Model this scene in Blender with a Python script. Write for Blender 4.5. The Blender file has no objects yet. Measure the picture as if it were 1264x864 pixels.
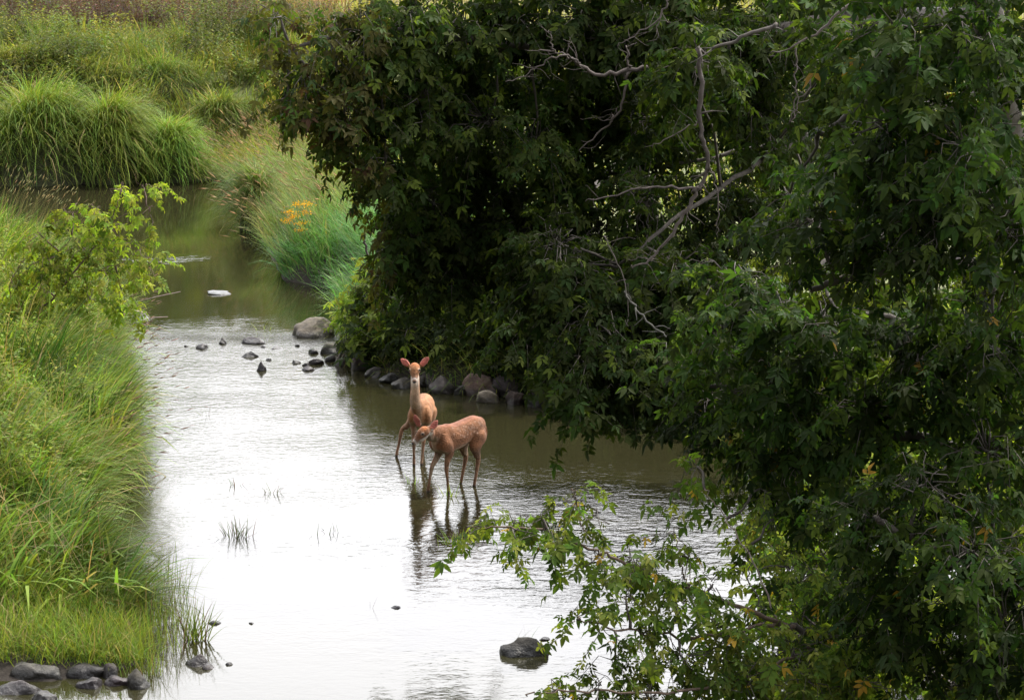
import bpy, bmesh, math, random
import numpy as np
from mathutils import Vector, Matrix, noise
random.seed(7); rng = np.random.default_rng(7)
scene = bpy.context.scene
COL = scene.collection

# ------------------------------------------------------------------ camera
F = 3000.0; W0, H0 = 1264.0, 864.0; CAMZ = 6.0
TH = math.atan(517.0 / F)
cam_d = bpy.data.cameras.new('camera'); cam = bpy.data.objects.new('camera', cam_d); COL.objects.link(cam)
cam.location = (0, 0, CAMZ); cam.rotation_euler = (math.pi / 2 - TH, 0, 0)
cam_d.sensor_width = 36; cam_d.lens = F / W0 * 36; cam_d.clip_start = 0.5; cam_d.clip_end = 3000
scene.camera = cam

def ray(px, py):
    x = px - W0 / 2; u = H0 / 2 - py; c, s = math.cos(TH), math.sin(TH)
    return np.array([x, F * c + u * s, -F * s + u * c])
def PZ(px, py, z=0.0):                       # point on the level z seen at a pixel
    d = ray(px, py); t = (z - CAMZ) / d[2]; return np.array([0, 0, CAMZ]) + d * t
def PD(px, py, D):                           # point at ground distance D seen at a pixel
    d = ray(px, py); return np.array([0, 0, CAMZ]) + d * (D / d[1])

# ------------------------------------------------------------------ sun, sky, exposure
SUN_EL, SUN_AZ = math.radians(56), math.radians(48)      # azimuth from +Y, positive to the right
SUND = np.array([math.cos(SUN_EL) * math.sin(SUN_AZ), math.cos(SUN_EL) * math.cos(SUN_AZ), math.sin(SUN_EL)])
sl = bpy.data.lights.new('sun', 'SUN'); sl.energy = 5.0; sl.angle = math.radians(0.6); sl.color = (1, .94, .84)
so = bpy.data.objects.new('sun', sl); COL.objects.link(so); so.location = (0, 0, 30)
so.rotation_euler = Vector(-SUND).to_track_quat('-Z', 'Y').to_euler()
w = bpy.data.worlds.new('World'); scene.world = w; w.use_nodes = True
nt = w.node_tree; nt.nodes.clear(); N = nt.nodes.new; LK = nt.links.new
out = N('ShaderNodeOutputWorld'); bg = N('ShaderNodeBackground'); LK(bg.outputs[0], out.inputs[0])
sky = N('ShaderNodeTexSky'); sky.sky_type = 'NISHITA'; sky.sun_disc = False
sky.sun_elevation = SUN_EL; sky.sun_rotation = SUN_AZ; sky.dust_density = 2.5
tc = N('ShaderNodeTexCoord')
nz = N('ShaderNodeTexNoise'); nz.inputs['Scale'].default_value = 2.2; nz.inputs['Detail'].default_value = 6; LK(tc.outputs['Generated'], nz.inputs['Vector'])
rp = N('ShaderNodeMapRange'); rp.inputs[1].default_value = .3; rp.inputs[2].default_value = .55; rp.inputs[3].default_value = -.12; rp.inputs[4].default_value = .12
LK(nz.outputs[0], rp.inputs[0])
sz = N('ShaderNodeSeparateXYZ'); LK(tc.outputs['Generated'], sz.inputs[0])          # white haze low, thinner toward the zenith
hz = N('ShaderNodeMapRange'); hz.inputs[1].default_value = .30; hz.inputs[2].default_value = .85; hz.inputs[3].default_value = .95; hz.inputs[4].default_value = .22; LK(sz.outputs['Z'], hz.inputs[0])
fa = N('ShaderNodeMath'); fa.use_clamp = True; LK(rp.outputs[0], fa.inputs[0]); LK(hz.outputs[0], fa.inputs[1])
dt = N('ShaderNodeVectorMath'); dt.operation = 'DOT_PRODUCT'; dt.inputs[1].default_value = SUND; LK(tc.outputs['Generated'], dt.inputs[0])
gl = N('ShaderNodeMapRange'); gl.inputs[1].default_value = -.2; gl.inputs[2].default_value = 1.0; gl.inputs[3].default_value = 3.5; gl.inputs[4].default_value = 70
gl.interpolation_type = 'SMOOTHSTEP'; LK(dt.outputs['Value'], gl.inputs[0])
cm = N('ShaderNodeVectorMath'); cm.operation = 'SCALE'; cm.inputs[0].default_value = (.975, .97, 1.0); LK(gl.outputs[0], cm.inputs['Scale'])
mx = N('ShaderNodeMix'); mx.data_type = 'RGBA'; LK(fa.outputs[0], mx.inputs[0]); LK(sky.outputs[0], mx.inputs[6]); LK(cm.outputs[0], mx.inputs[7])
LK(mx.outputs[2], bg.inputs[0]); bg.inputs[1].default_value = 0.1
scene.view_settings.view_transform = 'Standard'; scene.view_settings.look = 'None'
scene.view_settings.exposure = 0.2; scene.view_settings.gamma = 1
scene.render.engine = 'CYCLES'
cy = scene.cycles; cy.use_denoising = True; cy.max_bounces = 7; cy.diffuse_bounces = 3; cy.glossy_bounces = 3
cy.transmission_bounces = 4; cy.sample_clamp_indirect = 6; cy.caustics_reflective = False; cy.caustics_refractive = False

# ------------------------------------------------------------------ helpers
def tag(o, label=None, cat=None, group=None, kind=None):
    if label: o['label'] = label
    if cat: o['category'] = cat
    if group: o['group'] = group
    if kind: o['kind'] = kind
    return o
def link(name, me, mat=None, parent=None):
    o = bpy.data.objects.new(name, me); COL.objects.link(o)
    if mat is not None and me is not None:
        if not me.materials: me.materials.append(mat)
    if parent is not None: o.parent = parent
    return o
def empty(name, loc=(0, 0, 0)):
    o = bpy.data.objects.new(name, None); COL.objects.link(o); o.location = tuple(float(v) for v in loc); o.empty_display_size = .2
    return o
def mesh_np(name, V, T, C=None, smooth=False):
    V = np.ascontiguousarray(V, dtype=np.float32); T = np.ascontiguousarray(T, dtype=np.int32)
    me = bpy.data.meshes.new(name); k = T.shape[1]; n = len(T)
    me.vertices.add(len(V)); me.vertices.foreach_set('co', V.ravel())
    me.loops.add(n * k); me.loops.foreach_set('vertex_index', T.ravel())
    me.polygons.add(n); me.polygons.foreach_set('loop_start', np.arange(n, dtype=np.int32) * k)
    me.polygons.foreach_set('loop_total', np.full(n, k, dtype=np.int32))
    if smooth: me.polygons.foreach_set('use_smooth', np.ones(n, dtype=bool))
    if C is not None:
        a = me.color_attributes.new('Col', 'FLOAT_COLOR', 'POINT')
        c4 = np.ones((len(V), 4), dtype=np.float32); c4[:, :3] = C; a.data.foreach_set('color', c4.ravel())
    me.update(calc_edges=True); return me
class Geo:                                   # collects triangles for ONE mesh
    def __init__(s): s.V, s.T, s.C, s.n = [], [], [], 0
    def add(s, V, T, C):
        V = np.asarray(V, float); T = np.asarray(T); C = np.asarray(C, float)
        if C.ndim == 1: C = np.tile(C, (len(V), 1))
        s.V.append(V); s.T.append(T + s.n); s.C.append(C); s.n += len(V)
    def build(s, name, mat, parent=None, smooth=False, origin=None):
        V = np.concatenate(s.V)
        if origin is not None: V = V - np.asarray(origin)
        o = link(name, mesh_np(name, V, np.concatenate(s.T), np.concatenate(s.C), smooth), mat, parent); return o
def unit(v): v = np.asarray(v, float); return v / (np.linalg.norm(v, axis=-1, keepdims=True) + 1e-9)
def tube(pts, rad, sides=6, col=(.1, .08, .06)):
    pts = np.asarray(pts, float); n = len(pts); rad = np.asarray(rad, float)
    t = unit(np.gradient(pts, axis=0)); ref = np.array([0.13, .31, .94]) if abs(t[0][2]) < .8 else np.array([.95, .2, .1])
    s = unit(np.cross(t, ref)); u = np.cross(t, s); a = np.linspace(0, 2 * math.pi, sides, endpoint=False)
    V = pts[:, None] + rad[:, None, None] * (np.cos(a)[None, :, None] * s[:, None] + np.sin(a)[None, :, None] * u[:, None])
    V = V.reshape(-1, 3); T = []
    for i in range(n - 1):
        for j in range(sides):
            a0 = i * sides + j; b0 = i * sides + (j + 1) % sides
            T += [(a0, b0, b0 + sides), (a0, b0 + sides, a0 + sides)]
    V = np.vstack([V, pts[-1:], pts[:1]]); e = len(V) - 2
    for j in range(sides):
        T += [((n - 1) * sides + j, (n - 1) * sides + (j + 1) % sides, e), ((j + 1) % sides, j, e + 1)]
    return V, np.array(T), np.tile(np.array(col, float), (len(V), 1))
def crooked(a, b, n=9, amp=.08, sag=0.0):
    a = np.asarray(a, float); b = np.asarray(b, float); t = np.linspace(0, 1, n)[:, None]
    L = np.linalg.norm(b - a); j = rng.normal(0, amp * L / 3, (n, 3)); j[0] = 0; j[-1] = 0
    j[1:-1] = (j[:-2] + j[1:-1] * 2 + j[2:]) / 3
    p = a + (b - a) * t + j; p[:, 2] += sag * L * np.sin(math.pi * t[:, 0]); return p
def smoothstep(a, b, x): t = np.clip((x - a) / (b - a), 0, 1); return t * t * (3 - 2 * t)

# ------------------------------------------------------------------ materials
def new_mat(name):
    m = bpy.data.materials.new(name); m.use_nodes = True; m.node_tree.nodes.clear(); return m, m.node_tree.nodes.new, m.node_tree.links.new
def leaf_mat(name, trans=.4, rough=.42, spec=.35, tmul=(1.5, 1.7, .55)):
    m, N, L = new_mat(name); o = N('ShaderNodeOutputMaterial')
    at = N('ShaderNodeAttribute'); at.attribute_name = 'Col'
    oi = N('ShaderNodeObjectInfo')
    p = N('ShaderNodeBsdfPrincipled'); p.inputs['Roughness'].default_value = rough; p.inputs['Specular IOR Level'].default_value = spec
    L(at.outputs['Color'], p.inputs['Base Color'])
    tr = N('ShaderNodeBsdfTranslucent'); mu = N('ShaderNodeVectorMath'); mu.operation = 'MULTIPLY'; mu.inputs[1].default_value = tmul
    L(at.outputs['Color'], mu.inputs[0]); L(mu.outputs[0], tr.inputs['Color'])
    mi = N('ShaderNodeMixShader'); mi.inputs[0].default_value = trans; L(p.outputs[0], mi.inputs[1]); L(tr.outputs[0], mi.inputs[2]); L(mi.outputs[0], o.inputs[0])
    return m
M_LEAF = leaf_mat('tree_leaf', .45, .55, .06)
M_GRASS = leaf_mat('grass_blade', .38, .6, .12, (1.35, 1.4, .7))
M_PLUME = leaf_mat('seed_head', .3, .8, .1, (1.2, 1.1, .9))
M_PETAL = leaf_mat('flower_petal', .3, .7, .1, (1.1, 1.0, .7))
def bark_mat(name, bump=.5, scale=18):
    m, N, L = new_mat(name); o = N('ShaderNodeOutputMaterial'); p = N('ShaderNodeBsdfPrincipled'); p.inputs['Roughness'].default_value = .85
    at = N('ShaderNodeAttribute'); at.attribute_name = 'Col'; tc = N('ShaderNodeTexCoord')
    n = N('ShaderNodeTexNoise'); n.inputs['Scale'].default_value = scale; n.inputs['Detail'].default_value = 6; L(tc.outputs['Object'], n.inputs['Vector'])
    r = N('ShaderNodeMapRange'); r.inputs[3].default_value = .45; r.inputs[4].default_value = 1.6; L(n.outputs[0], r.inputs[0])
    v = N('ShaderNodeVectorMath'); v.operation = 'SCALE'; L(at.outputs['Color'], v.inputs[0]); L(r.outputs[0], v.inputs['Scale']); L(v.outputs[0], p.inputs['Base Color'])
    b = N('ShaderNodeBump'); b.inputs['Strength'].default_value = bump; b.inputs['Distance'].default_value = .02; L(n.outputs[0], b.inputs['Height']); L(b.outputs[0], p.inputs['Normal'])
    L(p.outputs[0], o.inputs[0]); return m
M_BARK = bark_mat('bark'); 
def rock_mat():
    m, N, L = new_mat('river_rock'); o = N('ShaderNodeOutputMaterial'); p = N('ShaderNodeBsdfPrincipled')
    at = N('ShaderNodeAttribute'); at.attribute_name = 'Col'; g = N('ShaderNodeNewGeometry')
    n = N('ShaderNodeTexNoise'); n.inputs['Scale'].default_value = 9; n.inputs['Detail'].default_value = 8; n.inputs['Roughness'].default_value = .65; L(g.outputs['Position'], n.inputs['Vector'])
    n2 = N('ShaderNodeTexNoise'); n2.inputs['Scale'].default_value = 40; n2.inputs['Detail'].default_value = 4; L(g.outputs['Position'], n2.inputs['Vector'])
    r = N('ShaderNodeMapRange'); r.inputs[1].default_value = .3; r.inputs[2].default_value = .7; r.inputs[3].default_value = .45; r.inputs[4].default_value = 1.7; L(n.outputs[0], r.inputs[0])
    # the wet band just above the water line is darker and glossier
    sx = N('ShaderNodeSeparateXYZ'); L(g.outputs['Position'], sx.inputs[0])
    wz = N('ShaderNodeMapRange'); wz.inputs[1].default_value = .05; wz.inputs[2].default_value = .11; wz.inputs[3].default_value = .3; wz.inputs[4].default_value = 1; L(sx.outputs['Z'], wz.inputs[0])
    mm = N('ShaderNodeMath'); mm.operation = 'MULTIPLY'; L(r.outputs[0], mm.inputs[0]); L(wz.outputs[0], mm.inputs[1])
    v = N('ShaderNodeVectorMath'); v.operation = 'SCALE'; L(at.outputs['Color'], v.inputs[0]); L(mm.outputs[0], v.inputs['Scale']); L(v.outputs[0], p.inputs['Base Color'])
    rr = N('ShaderNodeMapRange'); rr.inputs[1].default_value = .05; rr.inputs[2].default_value = .11; rr.inputs[3].default_value = .35; rr.inputs[4].default_value = .85; L(sx.outputs['Z'], rr.inputs[0]); L(rr.outputs[0], p.inputs['Roughness'])
    b = N('ShaderNodeBump'); b.inputs['Strength'].default_value = .6; b.inputs['Distance'].default_value = .015; L(n2.outputs[0], b.inputs['Height'])
    b2 = N('ShaderNodeBump'); b2.inputs['Strength'].default_value = .6; b2.inputs['Distance'].default_value = .05; L(n.outputs[0], b2.inputs['Height']); L(b.outputs[0], b2.inputs['Normal']); L(b2.outputs[0], p.inputs['Normal'])
    L(p.outputs[0], o.inputs[0]); return m
M_ROCK = rock_mat()
def ground_mat():
    m, N, L = new_mat('bank_soil'); o = N('ShaderNodeOutputMaterial'); p = N('ShaderNodeBsdfPrincipled'); p.inputs['Roughness'].default_value = .95
    at = N('ShaderNodeAttribute'); at.attribute_name = 'Col'; g = N('ShaderNodeNewGeometry')
    n = N('ShaderNodeTexNoise'); n.inputs['Scale'].default_value = 1.3; n.inputs['Detail'].default_value = 10; n.inputs['Roughness'].default_value = .7; L(g.outputs['Position'], n.inputs['Vector'])
    r = N('ShaderNodeMapRange'); r.inputs[1].default_value = .3; r.inputs[2].default_value = .7; r.inputs[3].default_value = .5; r.inputs[4].default_value = 1.5; L(n.outputs[0], r.inputs[0])
    v = N('ShaderNodeVectorMath'); v.operation = 'SCALE'; L(at.outputs['Color'], v.inputs[0]); L(r.outputs[0], v.inputs['Scale']); L(v.outputs[0], p.inputs['Base Color'])
    b = N('ShaderNodeBump'); b.inputs['Strength'].default_value = .8; b.inputs['Distance'].default_value = .08; L(n.outputs[0], b.inputs['Height']); L(b.outputs[0], p.inputs['Normal'])
    L(p.outputs[0], o.inputs[0]); return m
M_GROUND = ground_mat()
def coat_mat():
    m, N, L = new_mat('deer_coat'); o = N('ShaderNodeOutputMaterial'); p = N('ShaderNodeBsdfPrincipled'); p.inputs['Roughness'].default_value = .75
    p.inputs['Specular IOR Level'].default_value = .2; p.inputs['Sheen Weight'].default_value = .12; p.inputs['Sheen Roughness'].default_value = .4
    at = N('ShaderNodeAttribute'); at.attribute_name = 'Col'; tc = N('ShaderNodeTexCoord')
    mp = N('ShaderNodeMapping'); mp.inputs['Scale'].default_value = (45, 90, 90); L(tc.outputs['Object'], mp.inputs[0])
    n = N('ShaderNodeTexNoise'); n.inputs['Scale'].default_value = 1; n.inputs['Detail'].default_value = 5; L(mp.outputs[0], n.inputs['Vector'])
    n2 = N('ShaderNodeTexNoise'); n2.inputs['Scale'].default_value = 11; n2.inputs['Detail'].default_value = 4; L(tc.outputs['Object'], n2.inputs['Vector'])
    ad = N('ShaderNodeMath'); ad.operation = 'ADD'; L(n.outputs[0], ad.inputs[0]); L(n2.outputs[0], ad.inputs[1])
    r = N('ShaderNodeMapRange'); r.inputs[1].default_value = .7; r.inputs[2].default_value = 1.3; r.inputs[3].default_value = .55; r.inputs[4].default_value = 1.4; L(ad.outputs[0], r.inputs[0])
    v = N('ShaderNodeVectorMath'); v.operation = 'SCALE'; L(at.outputs['Color'], v.inputs[0]); L(r.outputs[0], v.inputs['Scale']); L(v.outputs[0], p.inputs['Base Color'])
    b = N('ShaderNodeBump'); b.inputs['Strength'].default_value = .7; b.inputs['Distance'].default_value = .022; L(ad.outputs[0], b.inputs['Height']); L(b.outputs[0], p.inputs['Normal'])
    L(p.outputs[0], o.inputs[0]); return m
M_COAT = coat_mat()
def plain(name, col, rough=.3, trans=0):
    m, N, L = new_mat(name); o = N('ShaderNodeOutputMaterial'); p = N('ShaderNodeBsdfPrincipled'); p.inputs['Roughness'].default_value = rough
    tc = N('ShaderNodeTexCoord'); n = N('ShaderNodeTexNoise'); n.inputs['Scale'].default_value = 60; L(tc.outputs['Object'], n.inputs['Vector'])
    r = N('ShaderNodeMix'); r.data_type = 'RGBA'; r.inputs[6].default_value = (*[c * .7 for c in col], 1); r.inputs[7].default_value = (*col, 1); L(n.outputs[0], r.inputs[0]); L(r.outputs[2], p.inputs['Base Color'])
    L(p.outputs[0], o.inputs[0]); return m
M_EYE = plain('deer_eye', (.012, .008, .006), .08); M_NOSE = plain('deer_nose', (.02, .016, .015), .35)
def water_mat():
    m, N, L = new_mat('river_water'); o = N('ShaderNodeOutputMaterial')
    g = N('ShaderNodeNewGeometry'); at = N('ShaderNodeAttribute'); at.attribute_name = 'Col'
    sep = N('ShaderNodeSeparateColor'); L(at.outputs['Color'], sep.inputs[0])    # r = chop, g = fine riffle
    def nse(sx, sy, det, rough=.5, dist=0):
        mp = N('ShaderNodeMapping'); mp.inputs['Scale'].default_value = (sx, sy, 1); L(g.outputs['Position'], mp.inputs[0])
        n = N('ShaderNodeTexNoise'); n.inputs['Scale'].default_value = 1; n.inputs['Detail'].default_value = det; n.inputs['Roughness'].default_value = rough
        n.inputs['Distortion'].default_value = dist; L(mp.outputs[0], n.inputs['Vector']); return n.outputs[0]
    a = nse(4.2, 6.0, 3, .5, .4); b_ = nse(11, 17, 3, .55, .3); c = nse(.5, .8, 2)
    def mul(x, y):
        k = N('ShaderNodeMath'); k.operation = 'MULTIPLY'
        for i, q in enumerate((x, y)):
            if isinstance(q, (int, float)): k.inputs[i].default_value = q
            else: L(q, k.inputs[i])
        return k.outputs[0]
    def add(x, y): k = N('ShaderNodeMath'); L(x, k.inputs[0]); L(y, k.inputs[1]); return k.outputs[0]
    pm = N('ShaderNodeMapRange'); pm.inputs[1].default_value = .35; pm.inputs[2].default_value = .65; pm.inputs[3].default_value = .55; pm.inputs[4].default_value = 1.3; L(c, pm.inputs[0])
    h = add(mul(mul(a, sep.outputs[0]), pm.outputs[0]), mul(mul(b_, sep.outputs[1]), pm.outputs[0]))
    bp = N('ShaderNodeBump'); bp.inputs['Strength'].default_value = 1; bp.inputs['Distance'].default_value = .06; L(h, bp.inputs['Height'])
    fr = N('ShaderNodeFresnel'); fr.inputs['IOR'].default_value = 1.45; L(bp.outputs[0], fr.inputs['Normal'])
    di = N('ShaderNodeBsdfDiffuse'); di.inputs['Color'].default_value = (.022, .021, .009, 1)
    gs = N('ShaderNodeBsdfGlossy'); gs.inputs['Roughness'].default_value = .045; L(bp.outputs[0], gs.inputs['Normal'])
    mi = N('ShaderNodeMixShader'); L(fr.outputs[0], mi.inputs[0]); L(di.outputs[0], mi.inputs[1]); L(gs.outputs[0], mi.inputs[2]); L(mi.outputs[0], o.inputs[0])
    return m
M_WATER = water_mat()

# ------------------------------------------------------------------ terrain
Lpx = [(-200, 852), (0, 840), (60, 842), (120, 838), (178, 818), (165, 770), (140, 725), (108, 690), (100, 650), (116, 618), (152, 592), (138, 560), (142, 520), (128, 480), (142, 450), (132, 420), (128, 400), (60, 345), (-60, 300), (-400, 280)]
Rpx = [(1300, 864), (1150, 640), (1000, 570), (850, 530), (700, 503), (640, 492), (560, 482), (480, 466), (440, 444), (418, 425), (425, 385), (430, 362), (350, 346), (325, 300), (306, 270), (290, 240), (268, 222), (240, 224), (100, 228), (0, 229), (-400, 232)]
L = [PZ(*p)[:2] for p in Lpx]; R = [PZ(*p)[:2] for p in Rpx]
poly = np.array([(-16, -30), (-16, 15)] + L + [(-60, 50), (-60, 62)] + R[::-1] + [(5, 10), (6, -30)], float)
def seg_dist(P):
    best = np.full(len(P), 1e9); n = len(poly)
    for i in range(n):
        a, b = poly[i], poly[(i + 1) % n]; ab = b - a
        t = np.clip(((P - a) @ ab) / (ab @ ab), 0, 1); d = np.linalg.norm(P - a - t[:, None] * ab, axis=1); best = np.minimum(best, d)
    return best
def inside(P):
    x, y = P[:, 0], P[:, 1]; c = np.zeros(len(P), bool); n = len(poly); j = n - 1
    for i in range(n):
        xi, yi = poly[i]; xj, yj = poly[j]
        cond = ((yi > y) != (yj > y)) & (x < (xj - xi) * (y - yi) / (yj - yi + 1e-12) + xi); c ^= cond; j = i
    return c
def wob(x, y, s=1.0):
    return (np.sin(x * 1.3 * s + 1.7 * np.sin(y * .7 * s)) + np.sin(y * 1.1 * s + 1.3 * np.sin(x * .9 * s + 2)) + .5 * np.sin(x * 3.1 * s + y * 2.3 * s)) / 2.5
def height(P):
    P = np.atleast_2d(P)[:, :2]; d = seg_dist(P); ins = inside(P); x, y = P[:, 0], P[:, 1]
    left = (x < -.10 * y - 1.0) & (y < 52)
    wf = smoothstep(50, 60, y)
    hl = .55 * (1 - np.exp(-d / .45)) + .05 * np.minimum(d, 6)
    hl = hl * (.25 + .75 * smoothstep(20, 24.5, y))
    hr = .75 * (1 - np.exp(-d / .7)) + .10 * np.minimum(d, 12)
    hf = 2.5 * smoothstep(-.6, 8, d) + .4 * smoothstep(15, 60, d)
    h = np.where(left, hl, hr) * (1 - wf) + hf * wf + .10 * wob(x, y, .9) * smoothstep(0, 1.5, d)
    return np.where(ins, -.08 - .45 * (1 - np.exp(-d / .8)), h)
def axis(lo, hi, fine0, fine1, fs, cs):
    a = list(np.arange(fine0, fine1, fs)); v = fine0; st = fs
    while v > lo: st = min(st * 1.25, cs); v -= st; a.insert(0, v)
    v = a[-1]; st = fs
    while v < hi: st = min(st * 1.25, cs); v += st; a.append(v)
    return np.array(a)
gx = axis(-900, 900, -11, 8, .22, 60); gy = axis(-60, 1800, 14, 72, .25, 60)
X, Y = np.meshgrid(gx, gy); P2 = np.stack([X.ravel(), Y.ravel()], 1); Z = height(P2)
nx, ny = len(gx), len(gy); ii = (np.arange(ny - 1)[:, None] * nx + np.arange(nx - 1)[None]).ravel()
Q = np.stack([ii, ii + 1, ii + nx + 1, ii + nx], 1)
mud = np.array([.075, .055, .038]); grs = np.array([.10, .115, .035]); fld = np.array([.22, .17, .09])
dd = seg_dist(P2); gcol = mud * (.25 + .75 * smoothstep(.15, 1.4, dd))[:, None] + (grs - mud) * smoothstep(.3, 2, dd)[:, None]
gcol = gcol + (fld - gcol) * (smoothstep(75, 110, P2[:, 1]) * (.65 + .35 * wob(P2[:, 0], P2[:, 1], .25)))[:, None]
link('ground', mesh_np('ground', np.column_stack([P2, Z]), Q, gcol, True), M_GROUND)['kind'] = 'structure'

# water sheet with chop painted by place
gx2 = axis(-80, 40, -9, 6, .25, 6); gy2 = axis(-40, 75, 17, 62, .25, 5)
X, Y = np.meshgrid(gx2, gy2); wx, wy = X.ravel(), Y.ravel()
def gauss(c, s, rot=0): 
    dx, dy = wx - c[0], wy - c[1]; return np.exp(-(dx / s[0]) ** 2 - (dy / s[1]) ** 2)
rif = PZ(270, 430)
chop = .055 + .0 * wx
tw = wy + .55 * wob(wx * 1.3, wy * .6)
chop = chop * (1 - .90 * smoothstep(36.0, 38.6, tw))                                   # quiet pool above the riffle
chop += .34 * gauss(PZ(830, 680), (1.3, 2.5))                                          # wind ripples by the low branch
chop += .16 * gauss(PZ(640, 690), (1.1, 1.6))
chop *= 1 - .6 * gauss(PZ(330, 850), (2.4, 1.3)); 
fine = .03 + .10 * gauss((rif[0], 35.0), (4, 1.0)) + .75 * gauss((rif[0], 35.75), (4, .42)) * (1 + .5 * wob(wx * 3, wy * 2)) + .05 * gauss(PZ(300, 520), (3, 4))
fine = fine * (1 - .86 * smoothstep(36.0, 38.2, tw)) + .11 * gauss(PZ(800, 670), (1.6, 2.8))
p_ = PZ(205, 319); chop += .28 * smoothstep(.35, .8, gauss(p_, (1.0, .75)) * (1 + .35 * wob(wx * 2.5, wy * 4)))
fine *= 1 - .5 * gauss(PZ(330, 850), (2.4, 1.6))
nx, ny = len(gx2), len(gy2); ii = (np.arange(ny - 1)[:, None] * nx + np.arange(nx - 1)[None]).ravel()
Q = np.stack([ii, ii + 1, ii + nx + 1, ii + nx], 1)
wc = np.stack([chop, fine, 0 * chop], 1)
link('water', mesh_np('water', np.column_stack([wx, wy, 0 * wx]), Q, wc, True), M_WATER)['kind'] = 'structure'

# ------------------------------------------------------------------ grass
def blades(P, H, Wd, az, lean, curl, col, segs=3):
    """arching ribbons: roots P, heights, widths, lean azimuth and tilt, curl along the blade"""
    n = len(P); t = np.linspace(0, 1, segs + 1); pos = np.array(P, float).copy(); Vs = []
    d = np.stack([np.cos(az), np.sin(az), 0 * az], 1); a2 = az + math.pi / 2 + rng.normal(0, .5, n); side = np.stack([np.cos(a2), np.sin(a2), 0 * az], 1)
    prev = pos; L = H / segs
    for i, tt in enumerate(t):
        wv = Wd * (1.0 - .35 * (1 - tt) - .0) * (1 - tt ** 2.2)
        if i < segs: Vs += [prev - side * wv[:, None] / 2, prev + side * wv[:, None] / 2]
        else: Vs += [prev]
        ang = lean + curl * (tt + .3)
        prev = prev + (np.sin(ang)[:, None] * d + np.cos(ang)[:, None] * np.array([0, 0, 1])) * L[:, None]
    k = 2 * segs + 1; V = np.stack(Vs, 1).reshape(-1, 3); T = []
    for i in range(segs - 1): a = 2 * i; T += [(a, a + 1, a + 3), (a, a + 3, a + 2)]
    T += [(2 * segs - 2, 2 * segs - 1, 2 * segs)]
    T = (np.arange(n)[:, None, None] * k + np.array(T)[None]).reshape(-1, 3)
    return V, T, np.repeat(col, k, axis=0)
def plumes(P, H, az, lean, curl, col, hl=.14, hw=.012):
    """thin stems ending in a tapered seed head"""
    g = Geo(); n = len(P); V, T, C = blades(P, H, np.full(n, .009), az, lean, curl, np.tile([.20, .18, .07], (n, 1)), 4)
    g.add(V, T, C); tip = V.reshape(n, 9, 3)[:, 8]; pre = V.reshape(n, 9, 3)[:, 6:8].mean(1); d = unit(tip - pre); hl = hl * rng.uniform(.7, 1.3, n)
    s = unit(np.cross(d, rng.normal(0, 1, (n, 3)))); u = np.cross(d, s)
    base = tip - d * (hl * .5)[:, None]; end = tip + d * (hl * .6)[:, None] - np.array([0, 0, .03]); mid = (base * .6 + end * .4)
    w_ = hw * rng.uniform(.7, 1.3, n)[:, None]
    V = np.stack([base, mid + s * w_, mid + u * w_, mid - s * w_, mid - u * w_, end], 1).reshape(-1, 3)
    T = np.array([(0, 1, 2), (0, 2, 3), (0, 3, 4), (0, 4, 1), (5, 2, 1), (5, 3, 2), (5, 4, 3), (5, 1, 4)])
    g.add(V, (np.arange(n)[:, None, None] * 6 + T[None]).reshape(-1, 3), np.repeat(col, 6, axis=0)); return g
def clumped(q, size, seed=0):
    """one random number set per patch of ground: lean direction, tone and height of each clump"""
    sh = np.stack([wob(q[:, 1], q[:, 0], 1.7), wob(q[:, 0] + 5, q[:, 1], 2.1)], 1) * size * .5
    k = np.floor((q[:, :2] + sh) / size).astype(int); h = (k[:, 0] * 73856093) ^ (k[:, 1] * 19349663) ^ (seed * 83492791)
    u = lambda m: ((h * (m * 2654435761 + 12345)) % 1000003) / 1000003.0
    return u(1), u(2), u(3), u(5)
def jit(base, n, hv=.25, straw=.0, straw_col=(.33, .26, .12)):
    c = np.tile(np.array(base, float), (n, 1)) * rng.uniform(1 - hv, 1 + hv, (n, 1)); c[:, 0] *= rng.uniform(.75, 1.35, n)
    m = rng.random(n) < straw; c[m] = np.array(straw_col) * rng.uniform(.6, 1.2, (m.sum(), 1)); return c
def scatter(n, x0, x1, y0, y1, dmin=0.0, cond=None, clump=0, cs=.15):
    """random dry-land points, optionally gathered in clumps"""
    out = np.zeros((0, 2)); tries = 0
    while len(out) < n and tries < 30:
        tries += 1; m = max(int((n - len(out)) * 2), 50)
        if clump:
            k = max(m // clump, 1); c = np.stack([rng.uniform(x0(0), x1(0), k) if False else rng.random(k), rng.uniform(y0, y1, k)], 1)
            c[:, 0] = x0(c[:, 1]) + c[:, 0] * (x1(c[:, 1]) - x0(c[:, 1])); q = np.repeat(c, clump, 0) + rng.normal(0, cs, (k * clump, 2))
        else:
            yy = rng.uniform(y0, y1, m); q = np.stack([x0(yy) + rng.random(m) * (x1(yy) - x0(yy)), yy], 1)
        ok = ~inside(q) & (seg_dist(q) > dmin) if dmin >= 0 else (~inside(q) | (seg_dist(q) < -dmin))
        if cond is not None: ok &= cond(q)
        out = np.vstack([out, q[ok]])
    return out[:n]
def frame_x(px): return lambda y: (px - 632) / F * y * 1.0        # column of the frame at distance y
def rooted(q): return np.column_stack([q, np.maximum(height(q), -.15) - .02])

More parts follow.
